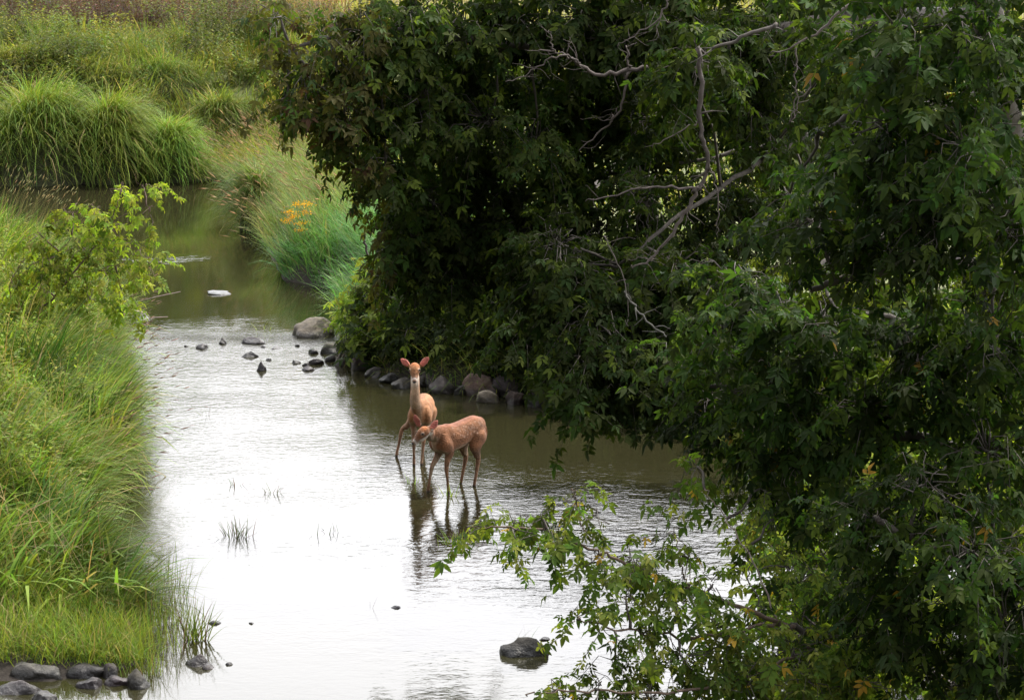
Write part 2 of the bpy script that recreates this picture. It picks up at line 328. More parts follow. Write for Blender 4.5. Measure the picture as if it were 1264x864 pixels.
# left bank: long lush grass drooping toward the river
g = Geo()
q = scatter(40000, frame_x(-90), frame_x(205), 20.3, 50, 0.02, clump=22, cs=.11)
q = q[q[:, 0] < -.9]; n = len(q); P = rooted(q); near = smoothstep(24, 20.0, q[:, 1]); c1, c2, c3, c4 = clumped(q, .42, 1); e1, e2, e3, e4 = clumped(q, 1.3, 2)
H = (.35 + .6 * c1 + .45 * e1) * rng.uniform(.6, 1.15, n) * (1 - .55 * near); az = -.35 + (c2 - .5) * 2.6 + rng.normal(0, .45, n)
green = jit((.115, .185, .030), n, .4, .09); green *= (.32 + 1.2 * c3)[:, None]; yy = e2 > .6; green[yy] *= np.array([1.2, 1.12, .9]); dk = c4 < .25; green[dk] *= np.array([.55, .7, .8])
g.add(*blades(P, H, rng.uniform(.012, .034, n) * (1 - .3 * near), az, rng.uniform(.0, .5, n), rng.uniform(.4, 1.9, n), green, 4))
q = scatter(3600, frame_x(-90), frame_x(200), 20.6, 42, 0.02, clump=6, cs=.06); n = len(q)
g.add(*blades(rooted(q), rng.uniform(.5, 1.1, n), rng.uniform(.03, .055, n), rng.normal(-.3, 1.2, n), rng.uniform(.0, .5, n), rng.uniform(.8, 2.2, n), jit((.14, .22, .035), n, .4, .12), 4))
q = scatter(900, frame_x(-90), frame_x(205), 20.6, 42, 0.02); n = len(q)
g.add(*blades(rooted(q), rng.uniform(.7, 1.3, n), rng.uniform(.008, .014, n), rng.uniform(0, 6.28, n), rng.uniform(.1, .8, n), rng.uniform(.0, .8, n), jit((.30, .23, .12), n, .3), 3))
q = scatter(7000, frame_x(20), frame_x(215), 20.6, 40, 0.0, clump=45, cs=.10, cond=lambda q: seg_dist(q) < .45); n = len(q); c1, c2, c3, c4 = clumped(q, .35, 4)
g.add(*blades(rooted(q), rng.uniform(.55, 1.05, n) * (.35 + .7 * c1), rng.uniform(.016, .036, n), -.2 + (c2 - .5) * 1.6 + rng.normal(0, .35, n), rng.uniform(.1, .6, n), rng.uniform(.6, 1.9, n), jit((.115, .18, .03), n, .4, .1) * (.5 + .9 * c3)[:, None], 4))
tag(g.build('bank_grass', M_GRASS), 'long lush green grass covering the left river bank', 'grass', kind='stuff')
# low leafy weeds mixed into that bank
def weed_stalks(q, Hs, col, leaf=.05, nl=16, spread=.10):
    g = Geo(); n = len(q); P = rooted(q) if q.shape[1] == 2 else q; az = rng.uniform(0, 6.28, n)
    lean = rng.uniform(0, .25, n); dirv = np.stack([np.cos(az) * np.sin(lean), np.sin(az) * np.sin(lean), np.cos(lean)], 1)
    V, T, C = blades(P, Hs, np.full(n, .008), az, lean, np.zeros(n), np.tile(np.array([.13, .11, .05]), (n, 1)), 2); g.add(V, T, C)
    t = np.tile(np.linspace(.25, 1, nl), n) + rng.normal(0, .03, n * nl); B = np.repeat(P, nl, 0) + np.repeat(dirv * Hs[:, None], nl, 0) * t[:, None]
    a = rng.uniform(0, 6.28, n * nl); d = np.stack([np.cos(a), np.sin(a), rng.uniform(-.5, .7, n * nl)], 1); d = unit(d)
    s = unit(np.cross(d, np.array([0, 0, 1.]))); L = (leaf * rng.uniform(.7, 1.4, n * nl) * (1.2 - .5 * t))[:, None]; C = np.repeat(col, nl, 0) * rng.uniform(.75, 1.3, (n * nl, 1))
    V = np.stack([B, B + d * L * .5 + s * L * .22, B + d * L * 1.15 - np.array([0, 0, .2]) * L, B + d * L * .5 - s * L * .22], 1).reshape(-1, 3)
    T = (np.arange(n * nl)[:, None, None] * 4 + np.array([(0, 1, 2), (0, 2, 3)])[None]).reshape(-1, 3); g.add(V, T, np.repeat(C, 4, 0)); return g
q = scatter(1500, frame_x(-80), frame_x(185), 23, 40, 0.15, clump=14, cs=.22); n = len(q)
tag(weed_stalks(q, rng.uniform(.5, .95, n), jit((.15, .19, .03), n, .35), .085, 18).build('bank_weeds', M_GRASS), 'yellow-green leafy weeds among the grass of the left bank', 'weeds', kind='stuff')
# pinkish drooping seed heads along the water side
q = scatter(170, frame_x(60), frame_x(215), 23, 36, .01, cond=lambda q: seg_dist(q) < .35); n = len(q)
g = plumes(rooted(q), rng.uniform(.9, 1.3, n), rng.normal(-.1, .4, n), rng.uniform(.25, .6, n), rng.uniform(.3, .8, n), jit((.22, .15, .11), n, .3), .11, .006)
q = scatter(150, frame_x(-30), frame_x(90), 38, 49, .05); n = len(q)
h_ = plumes(rooted(q), rng.uniform(1.2, 1.6, n), rng.normal(.2, .5, n), rng.uniform(.05, .35, n), rng.uniform(.1, .6, n), jit((.20, .18, .08), n, .3), .13, .007)
for a, b, c in zip(h_.V, h_.T, h_.C): pass
g.add(np.concatenate(h_.V), np.concatenate(h_.T), np.concatenate(h_.C))
tag(g.build('seed_heads', M_PLUME), 'pinkish grass seed heads drooping over the water from the left bank', 'grass', kind='stuff')
# sunny short grass just above the near stones, reeds standing in the shallows
q = scatter(9500, frame_x(-60), frame_x(205), 19.28, 21.8, -.05, clump=14, cs=.06); n = len(q)
g = Geo(); g.add(*blades(rooted(q), rng.uniform(.16, .42, n), rng.uniform(.007, .014, n), rng.uniform(0, 6.28, n), rng.uniform(.0, .5, n), rng.uniform(.2, 1.6, n), jit((.14, .20, .03), n, .4, .10)))
tag(g.build('short_grass', M_GRASS), 'bright short grass above the wet stones at the near left shore', 'grass', kind='stuff')
g = Geo()
for (px, py, nb, sp, hh) in [(195, 800, 90, .12, .5), (210, 770, 80, .1, .45), (182, 830, 60, .1, .4), (180, 770, 110, .15, .55), (205, 740, 60, .12, .45), (190, 720, 80, .14, .5)]:
    c = PZ(px, py); q = c + np.column_stack([rng.normal(0, sp, (nb, 2)), np.zeros(nb)]); q[:, 2] = -.1
    g.add(*blades(q, rng.uniform(.5, 1, nb) * hh + .1, rng.uniform(.005, .009, nb), rng.uniform(0, 6.28, nb), rng.uniform(0, .2, nb), rng.uniform(0, .9, nb), jit((.16, .22, .04), nb, .3, .15, (.2, .12, .07))))
tag(g.build('shore_reeds', M_GRASS), 'upright reeds growing out of the water beside the near left bank', 'reeds', kind='stuff')

# right bank beyond the riffle
g = Geo()
q = scatter(34000, frame_x(270), frame_x(640), 36.5, 63, 0.02, clump=30, cs=.16); n = len(q); c1, c2, c3, c4 = clumped(q, .6, 3); H = rng.uniform(.6, 1.1, n) * (.45 + .8 * c1)
c = jit((.13, .20, .045), n, .3, .10); cool = smoothstep(46, 42, q[:, 1])[:, None]; c = c * (1 - cool) + c * np.array([.6, .95, 1.15]) * cool; c *= (.45 + c3)[:, None]
g.add(*blades(rooted(q), H, rng.uniform(.010, .024, n), 3.5 + (c2 - .5) * 2.4 + rng.normal(0, .5, n), rng.uniform(.1, .5, n), rng.uniform(.4, 1.7, n), c))
q = scatter(9000, frame_x(420), frame_x(900), 31, 37.5, 0.0, clump=24, cs=.12); n = len(q)
g.add(*blades(rooted(q), rng.uniform(.35, .9, n), rng.uniform(.008, .015, n), rng.normal(4.2, .8, n), rng.uniform(.2, .7, n), rng.uniform(.5, 1.8, n), jit((.14, .20, .04), n, .3, .12)))
tag(g.build('bank_grass', M_GRASS), 'long blue-green grass leaning from the right bank behind the riffle', 'grass', kind='stuff')
q = scatter(700, frame_x(285), frame_x(470), 41, 60, .05); n = len(q)
tag(plumes(rooted(q), rng.uniform(1.2, 1.8, n), rng.normal(3.3, .45, n), rng.uniform(.2, .6, n), rng.uniform(.2, .8, n), jit((.30, .24, .12), n, .3), .2, .010).build('seed_heads', M_PLUME),
    'pale straw seed heads leaning left from the right bank', 'grass', kind='stuff')

# far bank slope and the rough field beyond
g = Geo()
q = scatter(30000, frame_x(-90), frame_x(420), 57, 74, 0.02, clump=30, cs=.22); n = len(q); c1, c2, c3, c4 = clumped(q, .9, 5); e1, e2, e3, e4 = clumped(q, 2.2, 6)
c = jit((.12, .16, .035), n, .35, .12) * (.35 + 1.05 * c3)[:, None]; c[e2 > .6] *= np.array([1.25, 1.05, .8]); c[e3 < .3] *= np.array([.6, .7, .8])
g.add(*blades(rooted(q), rng.uniform(.6, 1.1, n) * (.35 + .75 * c1 + .45 * e1), rng.uniform(.018, .04, n), 4.9 + (c2 - .5) * 4 + rng.normal(0, .6, n), rng.uniform(.0, .5, n), rng.uniform(.3, 1.7, n), c))
tag(g.build('far_grass', M_GRASS), 'tall green grass on the slope of the far bank', 'grass', kind='stuff')
q = scatter(5600, frame_x(-90), frame_x(430), 60, 92, 0.5, clump=26, cs=.42); n = len(q); c1, c2, c3, c4 = clumped(q, 1.8, 8)
c = jit((.10, .135, .035), n, .4) * (.25 + 1.2 * c3)[:, None]; c[c2 > .72] *= np.array([1.15, 1.0, .8]); m_ = (c4 > .6) & (q[:, 1] > 74); c[m_] = jit((.11, .065, .055), int(m_.sum()), .35)
tag(weed_stalks(q, rng.uniform(.7, 1.1, n) * (.35 + 1.5 * c1), c, .13, 18).build('far_weeds', M_GRASS), 'grey-green leafy weeds along the top of the far bank', 'weeds', kind='stuff')
q = scatter(2400, frame_x(-90), frame_x(330), 74, 99, 1, clump=70, cs=.6); n = len(q)
tag(weed_stalks(q, rng.uniform(.9, 1.7, n), jit((.050, .028, .027), n, .4), .12, 18).build('dark_brush', M_GRASS), 'purple-brown dead brush in dark patches along the top of the far bank', 'brush', kind='stuff')
g = Geo(); q = scatter(20000, frame_x(-90), frame_x(420), 78, 125, 1, clump=22, cs=.6); n = len(q); c1, c2, c3, c4 = clumped(q, 2.6, 9)
pt = wob(q[:, 0] * .35, q[:, 1] * .15); c = jit((.11, .062, .052), n, .4); gr_ = (pt > .25) | (c2 > .75); c[gr_] = jit((.12, .13, .04), int(gr_.sum()), .35); c *= (.45 + .9 * c3)[:, None]
far = q[:, 1] > 99; c[far] = jit((.30, .20, .12), int(far.sum()), .3)
g.add(*blades(rooted(q), rng.uniform(.6, 1.2, n) * (.4 + c1), rng.uniform(.03, .06, n), rng.uniform(0, 6.28, n), rng.uniform(0, .4, n), rng.uniform(0, 1.2, n), c, 3))
q = scatter(15000, frame_x(420), frame_x(1400), 40, 115, .5, clump=10, cs=.5); n = len(q)
g.add(*blades(rooted(q), rng.uniform(.4, .9, n), rng.uniform(.03, .06, n), rng.uniform(0, 6.28, n), rng.uniform(0, .4, n), rng.uniform(0, 1.2, n), jit((.24, .26, .06), n, .3, .2), 2))
tag(g.build('field_grass', M_GRASS), 'purple-brown and straw dry grass of the rough field beyond the bank', 'grass', kind='stuff')

# the three big tussocks on the far bank and the round one beside them
def tussock(px, py, wpx, hpx, nb, label, col, az0=5.6, back=.0):
    c = PZ(px, py)
    if back:                                          # stands up the slope: walk the sight line to the ground there
        for D in np.arange(57, 100, .1):
            c = PD(px, py, D)
            if c[2] <= float(height(c[None, :2])[0]) + .02: break
    z0 = c[2] if back else 0.; k = F / c[1]; r = wpx / k / 2; h = hpx / k; t = empty('grass_tussock', c)
    mh = h * .60; a = rng.uniform(0, 6.28, nb); rr = np.sqrt(rng.random(nb)); lump = 1 + .16 * np.sin(a * 3 + px) 
    def dome(a, rr): return np.column_stack([c[0] + rr * np.cos(a) * r * .82 * lump_of(a), c[1] + r * .7 + rr * np.sin(a) * r * .8, z0 + mh * np.sqrt(np.clip(1 - rr ** 2.4, 0, 1)) - .05])
    lump_of = lambda a: 1 + .12 * np.sin(a * 3 + px)
    P = dome(a, rr); az = a + (az0 - 4.7) * .8 * 0 + rng.normal(0, .5, nb); sw = rng.random(nb) < .55; az[sw] = az0 + rng.normal(0, .5, sw.sum())
    g = Geo(); c_ = jit(np.array(col) * .9, nb, .45, .07)
    g.add(*blades(P, h * rng.uniform(.2, .68, nb), rng.uniform(.012, .030, nb), az, .1 + .8 * rr ** 2 * rng.uniform(.5, 1, nb), rng.uniform(.9, 2.3, nb), c_, 4))
    o = g.build('blades', M_GRASS, t, origin=c); o['kind'] = 'stuff'
    A_, R_ = np.meshgrid(np.linspace(0, 2 * math.pi, 24, endpoint=False), np.linspace(0, 1, 7)[::-1]); V = dome(A_.ravel(), R_.ravel()) - np.array([0, 0, .05]); T = []
    for i in range(6):
        for j in range(24): p0, p1 = i * 24 + j, i * 24 + (j + 1) % 24; T += [(p0, p1, p1 + 24), (p0, p1 + 24, p0 + 24)]
    g = Geo(); g.add(V, np.array(T), np.array([.05, .055, .025])); g.build('root_mound', M_GROUND, t, True, origin=c)
    tag(t, label, 'tussock', 'tall grass tussocks on the far bank')
tussock(40, 230, 165, 150, 4400, 'widest dark-based grass tussock, leftmost on the far bank', (.15, .22, .04))
tussock(132, 228, 90, 135, 3400, 'grass tussock on the far bank between the leftmost one and the round one', (.17, .24, .04))
tussock(205, 226, 84, 96, 3200, 'round bright green grass tussock at the bend of the far bank', (.19, .31, .05))
tussock(110, 125, 130, 66, 2400, 'higher grass mound behind the three tussocks of the far bank', (.16, .20, .04), back=3.0)
tussock(268, 180, 90, 80, 2200, 'grass mound at the far bend right of the round bright tussock', (.15, .20, .045), back=2.5)
tussock(190, 128, 120, 70, 2200, 'higher grass mound behind the round bright tussock of the far bank', (.13, .19, .04), back=5.0)
tussock(20, 105, 150, 60, 2200, 'highest grass mound at the left edge of the far bank', (.17, .21, .045), back=6.0)
tussock(318, 285, 56, 100, 1700, 'leaning grass tussock on the right bank left of the yellow flowers', (.13, .20, .05), 3.6)

# ------------------------------------------------------------------ rocks
def rock_mesh(wd, dp, hg, seed, col, ang=0., peak=0.):
    bm = bmesh.new(); bmesh.ops.create_icosphere(bm, subdivisions=4 if wd > .22 else 3, radius=1); rs = random.Random(seed); off = Vector([rs.uniform(0, 50) for _ in range(3)])
    planes = [(Vector([rs.gauss(0, 1), rs.gauss(0, 1), rs.gauss(.3, .8)]).normalized(), rs.uniform(.55, .9)) for _ in range(10)]
    for v in bm.verts:
        p = v.co.copy()
        for nrm, dd_ in planes:
            k = p.dot(nrm)
            if k > dd_: p -= nrm * (k - dd_) * .95
        p *= 1 + .22 * noise.noise(p * 1.3 + off) + .08 * noise.noise(p * 3.5 + off) + .035 * noise.noise(p * 9 + off)
        if peak: p.z += peak * max(0, 1 - math.hypot(p.x - .1, p.y) * 1.5); p.x *= 1 - .25 * max(p.z, 0)
        v.co = Vector((p.x * wd / 2, p.y * dp / 2, p.z * hg))
    bm.transform(Matrix.Rotation(ang, 4, 'Z')) if ang else None
    me = bpy.data.meshes.new('rock'); 
    for f in bm.faces: f.smooth = True
    bm.to_mesh(me); bm.free()
    a = me.color_attributes.new('Col', 'FLOAT_COLOR', 'POINT'); a.data.foreach_set('color', np.tile([*col, 1.], len(me.vertices)).astype(np.float32)); me.materials.append(M_ROCK); return me
GREY, DARK, PINK, PALE, BLACK = (.064, .051, .045), (.034, .027, .024), (.125, .09, .082), (.20, .17, .155), (.03, .024, .024)
GR, GB, GL, GN = 'stones scattered across the riffle', 'rocks lining the right bank behind the deer', 'wet stones at the near left shore', 'stones standing in the near water'
rocks = [    # px, row at the water line, width px, height px, colour, group, label, peak
 (392, 417, 62, 27, PINK, GR, 'largest rounded pinkish boulder at the right end of the riffle', 0),
 (406, 437, 40, 20, GREY, GR, 'dark grey boulder just in front of the largest riffle boulder', 0),
 (386, 437, 15, 9, DARK, GR, 'small dark stone at the left foot of the largest riffle boulder', 0),
 (390, 450, 22, 12, DARK, GR, 'rounded dark stone below the largest boulder, right of the two tiny flat ones', 0),
 (408, 447, 17, 11, BLACK, GR, 'black stone wedged between two rounded stones at the right shore', 0),
 (424, 452, 24, 17, GREY, GR, 'grey stone second from the right at the foot of the bushes', 0),
 (443, 456, 34, 24, GREY, GR, 'big rounded grey stone rightmost of the riffle, under the bush', 0),
 (378, 458, 18, 6, BLACK, GR, 'low black stone lying lowest below the largest boulder', 0),
 (365, 449, 14, 6, DARK, GR, 'low flat stone leftmost of the group in front of the largest boulder', 0),
 (377, 452, 10, 5, BLACK, GR, 'tiny black stone between the low flat stone and the rounded dark stone', 0),
 (322, 458, 15, 12, BLACK, GR, 'pointed black stone standing alone, lowest in the middle of the riffle', .5),
 (308, 441, 23, 9, BLACK, GR, 'low black stone directly above the pointed black stone', 0),
 (312, 425, 31, 10, GREY, GR, 'long grey-brown stone in the middle of the riffle crest', 0),
 (275, 425, 11, 9, BLACK, GR, 'small black upright stone left of the long grey-brown stone', .3),
 (248, 431, 18, 7, DARK, GR, 'low dark stone on the left part of the riffle', 0),
 (229, 428, 7, 2.5, DARK, GR, 'tiny stone farthest left on the riffle', 0),
 (341, 431, 16, 3, GREY, GR, 'thin flat stone barely above water right of the long grey-brown stone', 0),
 (324, 429, 7, 3, BLACK, GR, 'speck of black stone at the right foot of the long grey-brown stone', 0),
 (367, 428, 7, 6, BLACK, GR, 'tiny black stone left of the largest boulder at its waterline', 0),
 (331, 445, 8, 3, DARK, GR, 'tiny flat stone between the low black stone and the bank group', 0),
 (269, 364, 34, 4.5, PALE, None, 'pale flat rock just above the surface of the green pool', 0),
 (166, 397, 38, 15, DARK, None, 'dark rock against the left bank beside the pale stone', 0),
 (138, 398, 34, 13, PALE, None, 'pale rounded stone half hidden by the left bank grass', 0),
 (463, 466, 30, 16, DARK, GB, 'dark wet bank stone just right of the riffle group under the bush', 0),
 (480, 473, 22, 10, GREY, GB, 'low grey bank stone halfway between the riffle group and the standing deer', 0),
 (518, 478, 22, 11, DARK, GB, 'low dark bank stone behind the ears of the standing deer', 0),
 (495, 480, 26, 12, DARK, GB, 'small dark bank rock left of the standing deer head', 0),
 (531, 476, 36, 15, GREY, GB, 'bank rock right behind the standing deer neck', 0),
 (546, 486, 38, 19, GREY, GB, 'slanting grey bank rock right of the standing deer neck', .1),
 (592, 489, 54, 31, PINK, GB, 'largest block-like bank rock above the grazing deer back', 0),
 (630, 489, 50, 27, GREY, GB, 'broad bank rock right of the largest block-like one', 0),
 (605, 497, 32, 14, PALE, GB, 'pale low stone at the water in front of the two broad bank rocks', 0),
 (636, 500, 30, 16, GREY, GB, 'grey stone rightmost at the water under the overhanging leaves', 0),
 (570, 488, 22, 12, DARK, GB, 'small dark bank rock left of the largest block-like one', 0),
 (668, 502, 44, 22, DARK, GB, 'dark bank rock half hidden by hanging leaves, farthest right', 0),
 (716, 508, 48, 20, DARK, GB, 'dark bank rock in deep shade behind the hanging leaves', 0),
 (650, 811, 66, 27, DARK, GN, 'solitary rounded dark rock with a grass sprig in the near water', 0),
 (672, 790, 16, 4, DARK, GN, 'thin stone tip just behind the solitary rounded rock', 0),
 (241, 823, 30, 18, DARK, GN, 'dark rounded stone off the near left shore', 0),
 (257, 826, 18, 8, GREY, GN, 'small grey stone touching the dark rounded stone off the near left shore', 0),
 (282, 821, 11, 3.5, BLACK, GN, 'tiny black stone right of the pair off the near left shore', 0),
 (265, 770, 17, 4, DARK, GN, 'flat stone breaking the water right of the reeds', 0),
 (310, 770, 9, 3, DARK, GN, 'smaller flat stone breaking the water, right of the one by the reeds', 0),
 (488, 751, 13, 3, BLACK, GN, 'thin black stone tip alone in the middle of the white water', 0),
 (36, 840, 84, 24, GREY, GL, 'long flat-topped stone at the near left shore', 0),
 (16, 858, 60, 20, GREY, GL, 'stone at the bottom left corner below the long flat-topped one', 0),
 (50, 868, 36, 22, DARK, GL, 'dark round stone cut by the bottom edge at the near left shore', 0),
 (103, 836, 62, 24, BLACK, GL, 'blackish broad stone in the middle of the near left shore', 0),
 (134, 838, 20, 32, BLACK, GL, 'black upright stone at the near left shore', .0),
 (111, 850, 38, 19, GREY, GL, 'small rounded grey stone in front of the blackish broad stone', 0),
 (145, 846, 34, 13, GREY, GL, 'pale grey low stone in front of the black upright one', 0),
 (166, 850, 34, 21, DARK, GL, 'rightmost dark stone of the near left shore row', .3),
]
rx = []
for i, (px, py, wp, hp, col, grp, lab, pk) in enumerate(rocks):
    c = PZ(px, py); k = F / c[1]; wd = wp / k; hg = max(hp / k * .93, .012); dp = wd * random.uniform(.75, 1.05)
    me = rock_mesh(wd * 1.05, dp, hg if hp > 5 else hg * 1.1, (i * 13 + 5 if i != 36 else 440), tuple(a * random.uniform(.85, 1.15) for a in col), 0, pk)
    o = link('rock', me); zt = -hg * .12
    gz = 0.0
    if grp == GB: gz = .05
    o.location = (c[0], c[1] + dp * .35, zt + gz); o.rotation_euler = (random.uniform(-.06, .06), random.uniform(-.06, .06), random.uniform(-.25, .25))
    tag(o, lab, 'rock', grp); rx.append(o)

# grass tufts standing in the open water
def tuft(px, py, nb, sp, hpx, label, col=(.08, .115, .04), z=-.12, dead=.2, wd=.017, base=None, lean=.25):
    c = PZ(px, py) if base is None else np.array(base); k = F / c[1]; h = hpx / k; g = Geo()
    P = np.column_stack([rng.normal(c[0], sp * 1.0, nb), rng.normal(c[1], sp * .6, nb), np.full(nb, c[2] + z)]); 
    az = np.where(rng.random(nb) < .5, 0, math.pi) + rng.normal(0, .7, nb)
    g.add(*blades(P, rng.uniform(.55, 1.1, nb) * h - z, rng.uniform(.6, 1.2, nb) * wd, az, np.abs(rng.normal(0, lean, nb)), rng.uniform(0, .9, nb), jit(col, nb, .3, dead, (.12, .07, .06)), 4))
    o = g.build('water_grass', M_GRASS, origin=c); o.location = c; return tag(o, label, 'grass tuft', 'grass tufts standing in the open water')
tuft(293, 662, 44, .06, 30, 'densest grass tuft standing alone in the white water')
tuft(292, 598, 11, .022, 18, 'small grass tuft above the densest tuft, left of its twin', dead=.5)
tuft(336, 608, 14, .035, 22, 'small thin grass tuft right of the twin above the densest tuft', dead=.5)
tuft(256, 512, 8, .03, 24, 'sparse bent grass blades near the left bank plumes', dead=.6, lean=.5)
tuft(408, 657, 18, .08, 18, 'wide sparse grass tuft right of the densest tuft', dead=.5, lean=.5)
tuft(455, 750, 3, .02, 22, 'few bent dead blades below the deer in the white water', dead=1, lean=.6, wd=.005)
tuft(241, 790, 60, .05, 62, 'tall reed clump standing just off the near left bank', (.13, .18, .04), lean=.12)
tuft(553, 612, 12, .03, 22, 'bright green blades at the front hoof of the bending deer', (.22, .34, .05), dead=0)
tuft(560, 672, 26, .08, 24, 'bright green grass tuft in front of the bending deer by the leafy branch', (.22, .32, .05), dead=.0)
tuft(590, 660, 18, .07, 20, 'green grass blades right of the bright tuft, behind the leafy branch tip', (.20, .28, .05), dead=.05)
tuft(510, 596, 5, .02, 16, 'few blades under the standing deer', (.2, .28, .05), dead=.2)
tuft(322, 407, 9, .06, 14, 'green blades in the pool edge above the riffle', (.22, .32, .05), dead=0)
b = np.array(rx[36].location) + np.array([-.05, 0, .1]); tuft(0, 0, 8, .05, 30, 'thin sprig growing on the solitary rounded rock', (.14, .19, .05), base=b, z=-.02, lean=.5, wd=.005)

# ------------------------------------------------------------------ leaves and trees
def leaf_variant(nleaf, L=.092, Wd=.038, seed=0):
    """compound leaf along +X, normal +Z: leaflets folded on the midrib, tips bent down"""
    r = np.random.default_rng(seed); V = []; T = []
    specs = [(.075, 0., 1.1)] + [(.06, .95, .95), (.06, -.95, .95)][:nleaf - 1]
    if nleaf >= 5: specs += [(.02, 1.15, .85), (.025, -1.1, .85)]
    for (x0, a, s) in specs:
        a += r.normal(0, .15); l = L * s * r.uniform(.85, 1.15); w_ = Wd * s * r.uniform(.85, 1.2); droop = r.uniform(.15, .5); n0 = len(V)
        ca, sa = math.cos(a), math.sin(a)
        loc = [(0, 0, 0), (.38 * l, w_ / 2, .012), (.42 * l, 0, 0.), (.38 * l, -w_ / 2, .012), (.75 * l, w_ * .28, -.2 * l * droop), (.75 * l, -w_ * .28, -.2 * l * droop), (l, 0, -.45 * l * droop)]
        for (x, y, z) in loc: V.append((x0 + x * ca - y * sa, x * sa + y * ca, z - .25 * x * abs(a) * .5))
        T += [(n0, n0 + 2, n0 + 1), (n0, n0 + 3, n0 + 2), (n0 + 1, n0 + 2, n0 + 4), (n0 + 2, n0 + 3, n0 + 5), (n0 + 2, n0 + 5, n0 + 6), (n0 + 2, n0 + 6, n0 + 4)]
    n0 = len(V); V += [(-.005, .0015, 0), (-.005, -.0015, 0), (.08, 0, 0)]; T += [(n0, n0 + 1, n0 + 2)]
    return np.array(V, float), np.array(T)
LV = [leaf_variant(3, seed=1), leaf_variant(5, seed=2), leaf_variant(3, seed=3), leaf_variant(5, seed=4), leaf_variant(3, .108, .042, seed=5)]
LEAF_ME = {}
def leaf_mesh(vi, col, key):
    k = (vi, key)
    if k not in LEAF_ME:
        V, T = LV[vi]; LEAF_ME[k] = mesh_np('leaf', V, T, np.tile(col, (len(V), 1))); LEAF_ME[k].materials.append(M_LEAF)
    return LEAF_ME[k]
DEER_C = [np.array([-.58, 25.9, .55]), np.array([-.95, 25.5, .65]), np.array([-1.0, 27.4, .6]), np.array([-1.05, 26.9, 1.1])]
def sunlit_gap(p, r=.62):
    keep = np.ones(len(p), bool)
    for c in DEER_C:
        v = p - c; t = v @ SUND; d = np.linalg.norm(v - t[:, None] * SUND, axis=1); keep &= ~((t > .3) & (d < r))
    return keep
